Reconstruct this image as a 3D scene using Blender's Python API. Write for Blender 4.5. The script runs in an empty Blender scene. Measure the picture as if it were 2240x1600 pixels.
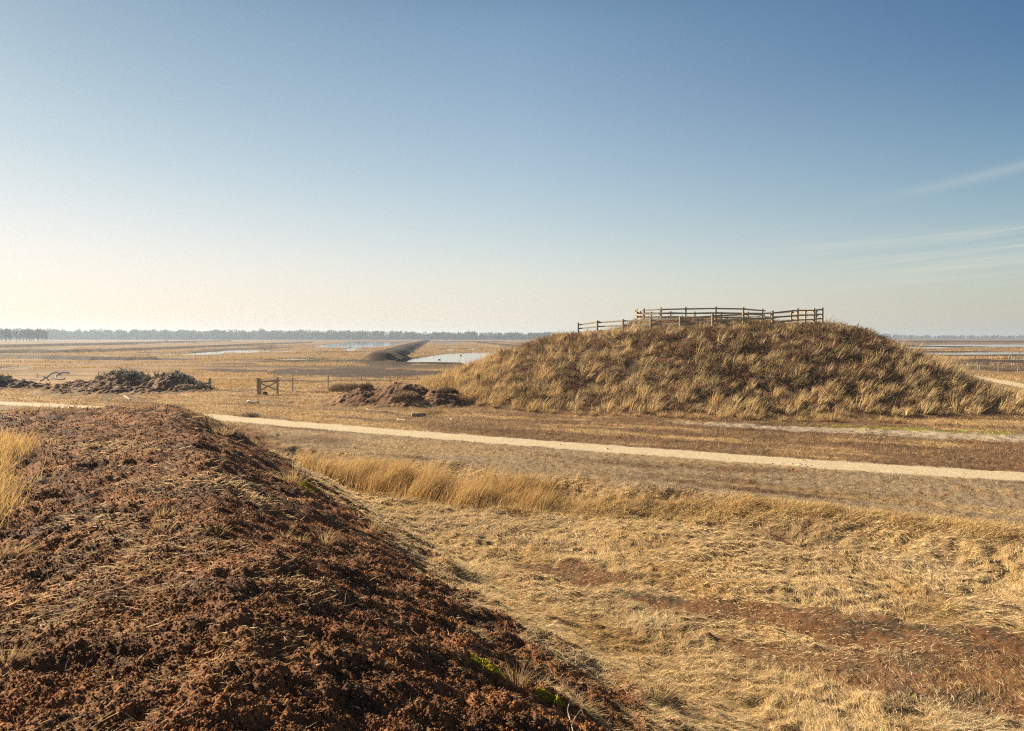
import bpy, bmesh, math, random
import numpy as np
from mathutils import Vector

C = bpy.context.scene.collection
SC = bpy.context.scene
R = math.radians

# ------------------------------------------------------------------ camera, sky, sun, exposure
CAMH, FPX, PITCH = 4.2, 1560.0, math.atan(62 / 1560)
SUN_AZ, SUN_EL = 57.0, 28.0                      # degrees left of the view axis, above the horizon
cam = bpy.data.objects.new('camera', bpy.data.cameras.new('camera'))
C.objects.link(cam)
cam.location = (0, 0, CAMH)
cam.rotation_euler = (R(90) - PITCH, 0, 0)
cam.data.sensor_width = 36
cam.data.lens = 36 * FPX / 2240
cam.data.clip_start, cam.data.clip_end = 0.1, 20000
cam.data.dof.use_dof = True
cam.data.dof.focus_distance = 40
cam.data.dof.aperture_fstop = 8
SC.camera = cam

sundir = Vector((-math.sin(R(SUN_AZ)) * math.cos(R(SUN_EL)), math.cos(R(SUN_AZ)) * math.cos(R(SUN_EL)), math.sin(R(SUN_EL))))
ld = bpy.data.lights.new('sun', 'SUN')
ld.energy, ld.angle, ld.color = 5.0, R(0.53), (1.0, 0.84, 0.61)
sun = bpy.data.objects.new('sun', ld)
C.objects.link(sun)
sun.rotation_euler = sundir.to_track_quat('Z', 'Y').to_euler()
sun.location = (-60, 30, 60)

W = bpy.data.worlds.new('World')
SC.world = W
W.use_nodes = True
nt = W.node_tree
N, L = nt.nodes, nt.links
bg = N['Background']
sky = N.new('ShaderNodeTexSky')
sky.sky_type = 'NISHITA'
sky.sun_disc = False
sky.sun_elevation = R(SUN_EL)
sky.sun_rotation = R(-SUN_AZ)
sky.air_density, sky.dust_density, sky.ozone_density = 1.0, 2.0, 1.5
EXPO = 1.22


def nd(kind, op=None, *ins):
    n = N.new('ShaderNode' + kind)
    if op: n.operation = op
    for i_, v_ in enumerate(ins):
        if v_ is None: continue
        if hasattr(v_, 'links'): L.new(v_, n.inputs[i_])
        else: n.inputs[i_].default_value = v_
    return n.outputs[0]


def M(op, *ins): return nd('Math', op, *ins)


def lin(c):
    return [((x / 255 + .055) / 1.055) ** 2.4 if x > 10 else x / 255 / 12.92 for x in c]


geo = N.new('ShaderNodeTexCoord')
sx_ = N.new('ShaderNodeSeparateXYZ')
L.new(geo.outputs['Generated'], sx_.inputs[0])
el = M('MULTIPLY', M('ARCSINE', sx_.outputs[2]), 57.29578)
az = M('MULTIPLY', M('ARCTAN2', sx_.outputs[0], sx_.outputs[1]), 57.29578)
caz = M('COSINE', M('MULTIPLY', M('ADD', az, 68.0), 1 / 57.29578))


def ramp(stops):
    """clear winter air: colour by elevation, upper stops darkened to cut fill light"""
    n = N.new('ShaderNodeValToRGB')
    n.color_ramp.interpolation = 'B_SPLINE'
    while len(n.color_ramp.elements) < len(stops): n.color_ramp.elements.new(.5)
    for e_, (p_, c_) in zip(n.color_ramp.elements, stops):
        e_.position = p_ / 60
        e_.color = (*[x for x in lin(c_)], 1)
    L.new(M('DIVIDE', el, 60.0), n.inputs[0])
    return n.outputs[0]


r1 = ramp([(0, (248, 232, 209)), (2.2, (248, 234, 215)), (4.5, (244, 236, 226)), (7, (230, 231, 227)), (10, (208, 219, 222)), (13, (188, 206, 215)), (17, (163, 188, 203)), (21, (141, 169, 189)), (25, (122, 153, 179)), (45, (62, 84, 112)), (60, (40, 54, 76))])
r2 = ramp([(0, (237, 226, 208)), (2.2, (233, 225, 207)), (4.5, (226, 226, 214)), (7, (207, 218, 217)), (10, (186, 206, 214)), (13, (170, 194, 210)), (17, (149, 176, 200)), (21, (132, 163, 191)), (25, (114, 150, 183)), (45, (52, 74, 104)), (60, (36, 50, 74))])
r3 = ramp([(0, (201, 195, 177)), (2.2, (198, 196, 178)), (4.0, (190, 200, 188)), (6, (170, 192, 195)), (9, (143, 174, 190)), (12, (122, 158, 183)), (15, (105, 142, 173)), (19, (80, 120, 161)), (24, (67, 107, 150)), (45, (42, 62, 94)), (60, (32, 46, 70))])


def mixc(f, a, b):
    n = N.new('ShaderNodeMix'); n.data_type = 'RGBA'
    if hasattr(f, 'links'): L.new(f, n.inputs[0])
    else: n.inputs[0].default_value = f
    for s_, x_ in ((n.inputs[6], a), (n.inputs[7], b)):
        if hasattr(x_, 'links'): L.new(x_, s_)
        else: s_.default_value = x_
    return n.outputs[2]


def mr(v, a, b, lo=0.0, hi=1.0):
    n = N.new('ShaderNodeMapRange'); n.interpolation_type = 'SMOOTHSTEP'
    for i_, x_ in enumerate((v, a, b, lo, hi)):
        if hasattr(x_, 'links'): L.new(x_, n.inputs[i_])
        else: n.inputs[i_].default_value = x_
    return n.outputs[0]


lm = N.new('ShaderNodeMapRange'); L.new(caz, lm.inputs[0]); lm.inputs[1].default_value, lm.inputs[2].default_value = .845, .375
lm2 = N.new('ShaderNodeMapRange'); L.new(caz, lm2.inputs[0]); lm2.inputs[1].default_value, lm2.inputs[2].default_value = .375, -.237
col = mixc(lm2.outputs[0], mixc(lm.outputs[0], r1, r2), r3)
# thin cirrus and old vapour trails
cmb = N.new('ShaderNodeCombineXYZ')
L.new(M('MULTIPLY', M('SUBTRACT', az, M('MULTIPLY', el, 2.0)), .06), cmb.inputs[0]); L.new(M('MULTIPLY', M('SUBTRACT', el, M('MULTIPLY', az, .06)), 1.1), cmb.inputs[1])
cn = N.new('ShaderNodeTexNoise'); cn.inputs['Scale'].default_value = 1.0; cn.inputs['Detail'].default_value = 6; cn.inputs['Roughness'].default_value = .6
L.new(cmb.outputs[0], cn.inputs['Vector'])
veil = M('MULTIPLY', mr(cn.outputs[0], .42, .72), M('MULTIPLY', mr(az, 12.0, 32.0), M('MULTIPLY', mr(el, 2.0, 5.0), mr(el, 9.0, 6.0))))


def trail(a0, e0, slope, w, a_in, a_full, amp):
    d_ = M('DIVIDE', M('SUBTRACT', el, M('ADD', e0, M('MULTIPLY', M('SUBTRACT', az, a0), slope))), w)
    g_ = M('EXPONENT', M('MULTIPLY', M('MULTIPLY', d_, d_), -1.0))
    return M('MULTIPLY', M('MULTIPLY', g_, mr(az, a_in, a_full)), M('MULTIPLY', amp, mr(cn.outputs[0], .2, .65, .55, 1.0)))


tr_ = M('ADD', trail(26.3, 9.55, .155, .36, 23.0, 35.0, .25), M('ADD', trail(30.1, 6.55, .10, .08, 27.0, 34.0, .22), M('ADD', trail(20, 4.55, .09, .07, 19.0, 24.0, .22), trail(33, 5.9, .02, .06, 31.0, 36.0, .2))))
col = mixc(M('MINIMUM', M('ADD', M('MULTIPLY', veil, .45), tr_), .8), col, (*lin((226, 222, 205)), 1))
# everyday sky model carries a share of the light, the rest follows the clear winter gradient
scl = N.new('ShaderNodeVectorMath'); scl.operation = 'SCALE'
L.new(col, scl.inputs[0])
L.new(M('MULTIPLY', 10 / 2 ** EXPO, mr(caz, -.95, -.35, .5, 1.0)), scl.inputs['Scale'])  # sky dimmed opposite the sun to weaken fill light and deepen shadows
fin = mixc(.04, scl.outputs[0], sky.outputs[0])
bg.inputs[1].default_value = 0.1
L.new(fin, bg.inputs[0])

SC.view_settings.view_transform = 'Standard'
SC.view_settings.look = 'None'
SC.view_settings.exposure = EXPO
SC.view_settings.gamma = 1
SC.cycles.max_bounces = 5
SC.cycles.diffuse_bounces = 2
SC.cycles.glossy_bounces = 2
SC.cycles.transmission_bounces = 2
SC.cycles.volume_bounces = 0
SC.cycles.use_denoising = False
SC.cycles.use_adaptive_sampling = False
SC.cycles.filter_width = 1.15

# ------------------------------------------------------------------ numeric helpers
rng = np.random.default_rng(7)
random.seed(7)
cp, sp = math.cos(PITCH), math.sin(PITCH)


def ray(u, v):
    x, y = (u - 1120) / FPX, (800 - v) / FPX
    return x, cp + y * sp, -sp + y * cp


def G(u, v, z=0.0):
    """The ground point that stands at height z under a bearing read off the photo."""
    dx, dy, dz = ray(u, v)
    t = (z - CAMH) / dz
    return dx * t, dy * t


def AT(u, v, Y):
    dx, dy, dz = ray(u, v)
    t = Y / dy
    return Vector((dx * t, Y, CAMH + dz * t))


def proj(X, Y, Z):
    d = np.maximum(Y * cp - (Z - CAMH) * sp, 0.05)
    return 1120 + FPX * X / d, 800 - FPX * (Y * sp + (Z - CAMH) * cp) / d


def h2(ix, iy, seed):
    h = (ix.astype(np.uint32) * np.uint32(374761393)) ^ (iy.astype(np.uint32) * np.uint32(668265263)) ^ np.uint32((seed * 2246822519) & 0xffffffff)
    h = (h ^ (h >> np.uint32(13))) * np.uint32(1274126177)
    h = (h ^ (h >> np.uint32(15))) * np.uint32(2246822519)
    return h ^ (h >> np.uint32(16))


def pn(x, y, seed=0):
    """2D gradient noise about -1..1"""
    x = np.asarray(x, dtype=np.float64); y = np.asarray(y, dtype=np.float64)
    fx, fy = np.floor(x), np.floor(y)
    ix, iy = fx.astype(np.int64), fy.astype(np.int64)
    x, y = (x - fx).astype(np.float32), (y - fy).astype(np.float32)
    sx, sy = x * x * x * (x * (x * 6 - 15) + 10), y * y * y * (y * (y * 6 - 15) + 10)

    def g(dx, dy):
        a = h2(ix + dx, iy + dy, seed).astype(np.float32) * np.float32(2 * math.pi / 4294967296.0)
        return np.cos(a) * (x - dx) + np.sin(a) * (y - dy)
    a = g(0, 0); b = g(1, 0); c = g(0, 1); d = g(1, 1)
    return 1.45 * ((a + (b - a) * sx) + ((c + (d - c) * sx) - (a + (b - a) * sx)) * sy)


def fbm(x, y, seed=0, o=4, gain=0.5):
    r, a = 0, 1.0
    for i in range(o):
        r = r + a * pn(x * 2.03 ** i + 17.3 * i, y * 2.03 ** i - 9.1 * i, seed + i)
        a *= gain
    return r


def worley(x, y, seed=0):
    x = np.asarray(x, dtype=np.float64); y = np.asarray(y, dtype=np.float64)
    ix, iy = np.floor(x).astype(np.int64), np.floor(y).astype(np.int64)
    best = np.full(x.shape, 9.0, np.float32)
    for dx in (-1, 0, 1):
        for dy in (-1, 0, 1):
            h = h2(ix + dx, iy + dy, seed)
            px = ix + dx + (h & np.uint32(0xffff)).astype(np.float64) / 65536
            py = iy + dy + (h >> np.uint32(16)).astype(np.float64) / 65536
            best = np.minimum(best, ((px - x) ** 2 + (py - y) ** 2).astype(np.float32))
    return np.sqrt(best)


def ss(a, b, x):
    t = np.clip((x - a) / (b - a), 0, 1)
    return t * t * (3 - 2 * t)


def polydist(X, Y, pts):
    best = np.full(np.shape(X), 1e9)
    for (x0, y0), (x1, y1) in zip(pts[:-1], pts[1:]):
        dx, dy = x1 - x0, y1 - y0
        t = np.clip(((X - x0) * dx + (Y - y0) * dy) / (dx * dx + dy * dy), 0, 1)
        best = np.minimum(best, np.hypot(X - x0 - t * dx, Y - y0 - t * dy))
    return best


# ------------------------------------------------------------------ the lie of the land
BU, BN = (-math.sin(R(26)), math.cos(R(26))), (math.cos(R(26)), math.sin(R(26)))   # along / across the peat bank


def bank_prof(X, Y):
    s = X * BU[0] + Y * BU[1]
    o = X * BN[0] + Y * BN[1]
    top = np.interp(s, [-30, -18, 0, 8, 16, 22, 26, 29, 33, 38], [0, 1.9, 2.08, 2.1, 2.15, 2.1, 1.95, 1.6, .7, 0])
    o = o + 0.22 * pn(s * .23, o * .2, 31) + .2 * pn(s * .55, o * .5, 32) + .12 * pn(s * 1.6, o * 1.4, 33)
    foot = np.interp(s, [0, 6, 9, 14, 20, 30], [6.1, 6.0, 5.9, 5.5, 5.3, 4.4])
    edge = np.interp(s, [4, 12, 26], [.3, .6, .1])
    t = np.clip((o - edge) / (foot - edge), 0, 1)
    pr = 1 - (.7 * t + .3 * t * t * (3 - 2 * t))
    tl = np.clip((np.interp(s, [11, 22], [-1.6, -6]) - o) / 12.0, 0, 1)
    pl = 1 - tl * tl * (3 - 2 * tl)
    end = ss(0, .6, top)
    return np.where(o > -.2, pr, pl) * end, top, s, o


LINE0, LINE1 = (10.4, 14.5), (-6.2, 26.0)      # the grassy step between the low field and the mown strip


def step_dist(X, Y):
    dx, dy = LINE1[0] - LINE0[0], LINE1[1] - LINE0[1]
    l = math.hypot(dx, dy)
    return -((X - LINE0[0]) * dy - (Y - LINE0[1]) * dx) / l   # > 0 on the camera's side


MC, MA, MB_ = (14.4, 55.5), 10.3, 6.6            # flat top of the viewing mound


def mound_h(X, Y):
    dx, dy = X - MC[0], Y - MC[1]
    k = np.sqrt((dx / MA) ** 2 + (dy / MB_) ** 2) + 1e-6
    rad = np.hypot(dx, dy) + 1e-6
    dist = np.maximum(rad - rad / k, 0)
    ang = np.arctan2(dy, dx)                      # 0 right, -pi/2 front, pi left
    w = np.interp(ang, [-math.pi, -2.5, -1.9, -1.2, -.75, -.35, 0, 1.5, math.pi], [13, 12.7, 12.0, 13.2, 14.6, 12.2, 10.9, 11, 13])
    w = w + .7 * pn(ang * 3, ang * 0 + 3, 5)
    t = np.clip(dist / w, 0, 1)
    prof = 1 - (.4 * t + .6 * t * t * (3 - 2 * t))
    top = np.clip(4.15 + .052 * (X - 5), 4.05, 4.98)
    hz = top * prof
    k2 = np.sqrt(((X - 15.7) / 6.5) ** 2 + ((Y - 59.0) / 4.2) ** 2)
    hz = hz + (5.35 - np.minimum(top, 5.35)) * (1 - ss(.75, 1.25, k2)) * (t < .2)
    return hz, prof, t


# far dykes: polyline of (photo bearing, height in the photo of its foot), half width, height
def GL(lst):
    return [G(u, v) for u, v in lst]


DIKES = [
    (GL([(835, 789), (893, 762), (925, 749), (935, 746)]), 4.6, 1.5),
    (GL([(-160, 774), (25, 773), (125, 772), (225, 770), (325, 766), (450, 760.5), (560, 755), (680, 750.5)]), 3.0, .8),
    (GL([(-200, 764), (0, 761.5), (100, 758.5), (225, 755.5), (375, 750.3), (500, 747.5)]), 4.5, 1.3),
    (GL([(-120, 779), (0, 781), (100, 785), (210, 787.5), (330, 788)]), 2.2, .6),
    (GL([(1018, 749.5), (1040, 751.5), (1098, 759), (1170, 768)]), 4.0, 1.2),
    (GL([(806, 795), (890, 797), (1000, 798)]), 2.0, .35),
    (GL([(540, 793), (700, 789), (800, 791)]), 1.4, .2),
]
# ponds as bands: bearing -> near/far edge
PONDS = [
    [(872, 791, 1), (890, 789, 3.5), (930, 786, 6), (985, 783.5, 9.5), (1040, 783.5, 10.5), (1075, 783, 10), (1150, 782, 8)],
    [(680, 759, .5), (720, 756.5, 3), (770, 755, 5), (820, 754, 4), (866, 752.5, 2), (880, 752, .4)],
    [(744, 764.5, .5), (765, 764.5, 2.6), (790, 764, .5)],
    [(306, 777, .5), (340, 776.5, 1.6), (420, 774.5, 2.0), (470, 772, 2.6), (500, 769, 2.6), (580, 768, 1.8), (668, 767.5, .6)],
    [(580, 786.5, .5), (620, 785.8, 1.7), (690, 785, 2.0), (745, 785.5, 1.4), (765, 786, .4)],
    [(10, 764.3, .5), (60, 764, 2), (120, 763.6, 1.8), (165, 763.5, .5)],
    [(-60, 805, 1.5), (0, 804.5, 2), (30, 802.5, 2), (62, 801.5, .5)],
    [(960, 764.5, .4), (980, 764.8, 1.6), (1005, 764.5, .4)],
    [(1008, 763.4, .3), (1035, 763.4, 1.7), (1060, 763, .3)],
    [(960, 752, .3), (985, 752, 1.2), (1010, 752, .3)],
    [(560, 759, .3), (585, 759, 1.0), (610, 758.7, .3)],
    [(225, 751.5, .3), (265, 751.3, 1.1), (310, 750.5, .3)],
    [(1900, 759.5, .8), (1950, 759.8, 1.7), (2040, 760.5, 1.5), (2108, 760.5, .4)],
    [(1990, 755, .4), (2080, 755.5, 1.4), (2170, 756, 2), (2400, 756.5, 2)],
    [(1960, 773, .6), (2010, 773, 2), (2120, 772.5, 2.6), (2240, 772, 2.2), (2420, 771.5, 2)],
    [(2180, 785, .5), (2215, 784.5, 1.8), (2400, 784.5, 2)],
]
# bare peat and other covers, same notation, with softness handled by noise
BARE = [
    [(585, 816, 1), (600, 815, 9), (700, 815, 11), (860, 816, 9), (945, 817, 6), (1000, 818, 1)],
    [(800, 796, 1), (812, 796, 6), (885, 797, 5), (900, 797, 1)],
    [(-200, 781, 3), (0, 780, 4), (120, 782, 5), (300, 786, 4), (420, 787, 1.5)],
    [(560, 791, 1), (640, 790, 3.6), (780, 790.5, 3.2), (820, 791, 2), (1000, 797, 2), (1060, 797, 1)],
    [(-200, 757, 1), (0, 756.5, 1.8), (160, 755, 1.8), (300, 753, 1)],
    [(640, 772, .5), (700, 771, 1.6), (800, 769, 1.2)],
    [(420, 796, .5), (480, 797, 2), (560, 797, 1.5)],
    [(1120, 752, .5), (1180, 753, 1.4), (1300, 754, 1)],
    [(300, 772, 1), (420, 770, 3), (520, 764, 2.5), (640, 760, 2)],
    [(930, 747, .5), (1000, 747.5, 1.2), (1100, 747.5, .8)],
    [(640, 746.2, .5), (800, 746.5, .9), (900, 746.8, .6)],
    [(1890, 747, 1), (2000, 747.5, 2.2), (2400, 747.5, 2.4)],
    [(1890, 757.5, 1), (1960, 757, 2.4), (2060, 758, 1.6), (2400, 759.5, 1.6)],
    [(2040, 777.5, .5), (2080, 777.5, 2.4), (2240, 778, 3), (2400, 778, 3)],
    [(2090, 790, .5), (2130, 790, 3.8), (2240, 791, 4.5), (2400, 791, 5)],
    [(2040, 793.5, .5), (2090, 795.5, 2.2), (2400, 800, 1.6)],
    [(2150, 811, .5), (2200, 811.5, 1.8), (2400, 813, 2)],
    [(420, 808, 1), (520, 812, 3), (585, 812, 4)],
    [(480, 828, .5), (540, 833, 1.6), (700, 834, 2.2), (860, 832, 1.5), (960, 830, .5)],
]
PEATFIELD = [
    [(1110, 1235, 3), (1180, 1243, 14), (1270, 1258, 22), (1380, 1275, 10)],
    [(1360, 1300, 3), (1480, 1330, 22), (1700, 1350, 34), (1900, 1385, 42), (2240, 1415, 34), (2500, 1430, 30)],
    [(1560, 1400, 10), (1800, 1460, 40), (2000, 1480, 60), (2240, 1520, 80), (2500, 1550, 90)],
]


def band(u, v, lst, jit=0.0, grow=1.0):
    us = [a[0] for a in lst]
    c = np.interp(u, us, [a[1] for a in lst])
    h = np.interp(u, us, [a[2] for a in lst]) * grow
    inside = ss(us[0] - 6, us[0] + 2, u) * (1 - ss(us[-1] - 2, us[-1] + 6, u))
    return (1 - ss(.75, 1.15, np.abs(v - c) / h + jit)) * inside


PATHUV = [(-420, 868), (-200, 874.5), (0, 882), (160, 890), (310, 901), (400, 906.5), (500, 915.5), (650, 928.5), (800, 941), (1000, 957), (1300, 979.5), (1500, 994), (1800, 1016), (2000, 1029), (2240, 1043), (2500, 1056), (2900, 1075)]
PATH = GL(PATHUV)
PATH2 = GL([(2020, 812), (2090, 818), (2150, 828), (2200, 838), (2240, 846), (2300, 858), (2400, 880)])
TRACK = GL([(1420, 921), (1560, 929), (1700, 936), (1900, 947), (2100, 957), (2240, 962), (2400, 968), (2700, 980)])


def land(X, Y):
    """coarse height and the masks that go with it"""
    r = np.hypot(X, Y)
    prof, top, s, o = bank_prof(X, Y)
    sd = step_dist(X, Y) + .5 * pn(X * .35, Y * .35, 41)
    low = ss(-.1, 1.3, sd) * (1 - ss(20, 40, -s)) * ss(-5, -2, o) * ss(-13, -8, X)
    near = 1 - ss(70, 200, r)
    base = -.40 * low + near * (.07 * fbm(X * .12, Y * .12, 3, 2))
    lip = np.exp(-((sd + .35) / .5) ** 2) * ss(-6, -2, X)
    base = base + .16 * lip * (.6 + .6 * pn(X * .8, Y * .8, 44))
    pd = polydist(X, Y, PATH)
    base = base * ss(.8, 3.0, pd)
    mh, mprof, mt = mound_h(X, Y)
    z = base * (1 - prof) + top * prof
    z = z + mh
    dk = np.zeros_like(z)
    for pts, hw, hh in DIKES:
        d = polydist(X, Y, pts) + hw * .3 * pn(X / hw * .5, Y / hw * .5, 51)
        f = 1 - ss(.25, 1.0, d / hw)
        dk = np.maximum(dk, f)
        z = np.maximum(z, hh * f + z * (1 - f))
    return z, dict(r=r, prof=prof, s=s, o=o, sd=sd, low=low, pd=pd, mh=mh, mt=mt, dk=dk)


def zc(x, y):
    z, _ = land(np.array([float(x)]), np.array([float(y)]))
    return float(z[0])


STRAW = np.array((.50, .335, .150)); STRAW2 = np.array((.36, .215, .085)); SOILS = np.array((.21, .135, .070))
STUB = np.array((.255, .19, .118)); PEAT = np.array((.185, .084, .035)); DPEAT = np.array((.045, .030, .021))
STRAWB = np.array((.74, .58, .34)); SAND = np.array((.50, .41, .275)); HSOIL = np.array((.14, .09, .052)); TAN = np.array((.36, .235, .11))
MOSS = np.array((.22, .25, .02)); GREY = np.array((.42, .35, .26)); BROWN = np.array((.15, .088, .050))


def mix(a, b, f):
    f = np.asarray(f)[..., None]
    return a * (1 - f) + b * f


def cover(X, Y, z, m):
    """albedo of what covers the ground, plus pond / peat masks"""
    u, v = proj(X, Y, z)
    ok = (Y > 1)
    n1 = fbm(X * .25, Y * .25, 61, 3); n2 = fbm(X * 1.3, Y * 1.3, 62, 3)
    # streaks stretched along the lie of the path
    a = X * -.89 + Y * .456; b = X * .456 + Y * .89
    st = fbm(a * .12, b * .55, 63, 4)
    far = ss(60, 110, m['r'])
    col = mix(np.broadcast_to(TAN, X.shape + (3,)), BROWN, ss(-.05, .5, st + .3 * n1))
    col = mix(col, STRAW2, ss(.1, .7, n1) * .6)
    heath = ss(-9, 1, X + 2 * n1) * (1 - ss(60, 75, Y)) * ok
    col = mix(col, mix(np.broadcast_to(BROWN * .9, X.shape + (3,)), TAN, ss(.15, .6, -st + .3 * n1)), heath * .85)
    # mown strip between step and path
    strip = np.maximum(1 - ss(-.3, .4, m['sd']), 1 - ss(-13, -9, X)) * (Y < 45) * (1 - ss(0, .3, m['prof'])) * ok
    side = np.zeros_like(X)
    pu = np.interp(u, [p[0] for p in PATHUV], [p[1] for p in PATHUV])
    strip = strip * ss(-2, 8, v - pu)
    scol = mix(np.broadcast_to(STUB, X.shape + (3,)), BROWN * .75, ss(.1, .8, st + .2 * n2))
    scol = mix(scol, STRAW * .7, ss(.0, .7, fbm(a * .1, b * .7, 64, 3)) * .6)
    col = mix(col, scol, strip)
    # low straw field
    fcol = mix(np.broadcast_to(SOILS, X.shape + (3,)), STRAW * .75, ss(-.5, .5, n1 + .5 * n2))
    lowm = ss(-.3, .3, m['sd']) * (m['o'] > 0) * (Y > -10) * ss(-13, -9, X)
    col = mix(col, fcol, lowm)
    pf = np.zeros_like(X)
    for i, lst in enumerate(PEATFIELD):
        pf = np.maximum(pf, band(u, v, lst, .55 * fbm(X * 1.1, Y * 1.1, 70 + i, 3)) * (1 if i < 2 else .9))
    pf = pf * lowm
    col = mix(col, mix(PEAT * .75, DPEAT, ss(-.1, .6, n2)), pf * .9)
    # far bog: bare peat and dykes
    col = mix(col, BROWN * .9, far * .42)
    bare = np.zeros_like(X)
    lx = 28.0 / np.maximum(m['r'], 20)
    for i, lst in enumerate(BARE):
        bare = np.maximum(bare, band(u, v, lst, .6 * fbm(X * lx * .8, Y * lx * .5, 80 + i, 3)))
    bare = bare * ok * (m['mh'] < .3) * (m['r'] > 50)
    dark = fbm(X * .006, Y * .035, 90, 4)
    bare = np.maximum(bare, .85 * ss(.12, .55, dark) * far)
    col = mix(col, DPEAT * 1.2, bare)
    col = mix(col, DPEAT, m['dk'])
    # mound
    md = ss(.1, .6, m['mh'])
    sandy = np.exp(-(((X - 20.5) / 3.0) ** 2 + ((Y - 53.2) / 1.1) ** 2)) * 1.6
    mcol = mix(np.broadcast_to(HSOIL, X.shape + (3,)), TAN * .8, ss(.1, .7, n2 + .3 * n1) * .5)
    mcol = mix(mcol, SAND * .9, np.clip(sandy, 0, 1))
    col = mix(col, mcol, md)
    foot = ss(.02, .12, m['mh']) * (1 - ss(.3, .7, m['mh'])) * (Y < 50)
    # peat bank
    pk = ss(.03, .24, m['prof'] + .13 * n2 + .06 * n1)
    leftgrass = ss(-1.55, -2.5, m['o'] + .4 * n1 + .3 * n2 + .14 * (m['s'] - 11)) * (1 - ss(15.5, 17.5, m['s'] + n1)) * ss(9.0, 11, m['s'] + .5 * n1)
    pcol = mix(np.broadcast_to(PEAT, X.shape + (3,)), PEAT * np.array((1.45, 1.4, 1.3)), ss(-.1, .8, n1 + .6 * n2))
    pcol = mix(pcol, DPEAT, ss(-.1, .7, -n2 + .3 * n1) * .7)
    pcol = mix(pcol, np.broadcast_to(STRAW * .55, pcol.shape), leftgrass)
    col = mix(col, pcol, pk)
    # track and paths
    tw = np.interp(u, [1420, 1700, 2240], [.6, 1.2, 1.7])
    td = polydist(X, Y, TRACK) + .35 * n2
    trk = (1 - ss(.6, 1.0, td / tw)) * ok * ss(1400, 1600, u)
    col = mix(col, GREY * (.85 + .25 * np.clip(n2, -1, 1))[..., None], trk * .85)
    mossm = ss(.1, .5, n2 + .4) * np.exp(-((polydist(X, Y, TRACK) - 1.9) / .55) ** 2) * ok * (b > TRACKB(a) ) * ss(1650, 1950, u)
    col = mix(col, MOSS, np.clip(mossm * 1.8, 0, .95))
    pth = 1 - ss(.72, .98, (m['pd'] + .11 * n2 + .05 * pn(X * 4, Y * 4, 66)) / 1.0)
    p2 = 1 - ss(.75, 1.1, polydist(X, Y, PATH2) / 1.0 + .2 * n2)
    pth = np.maximum(pth * (1 - ss(.05, .3, m['prof'])), p2 * ok)
    col = mix(col, SAND * (1 + .07 * np.clip(n2, -1, 1))[..., None], pth)
    pond = np.zeros_like(X)
    jn = .2 * fbm(X * lx * 1.2, Y * lx * .6, 100, 3)
    for lst in PONDS:
        pond = np.maximum(pond, band(u, v, lst, jn, 1.3))
    pond = pond * ok * (m['mh'] < .05) * (1 - m['dk'])
    col = mix(col, DPEAT, pond)
    return col, dict(pk=pk, pf=pf, bare=bare, pond=pond, path=pth, trk=trk, strip=strip, lowm=lowm, md=md, leftgrass=leftgrass, u=u, v=v)


def TRACKB(a):
    pa = np.array([(-.89 * x + .456 * y) for x, y in TRACK]); pb = np.array([(.456 * x + .89 * y) for x, y in TRACK])
    o = np.argsort(pa)
    return np.interp(a, pa[o], pb[o])


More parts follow.
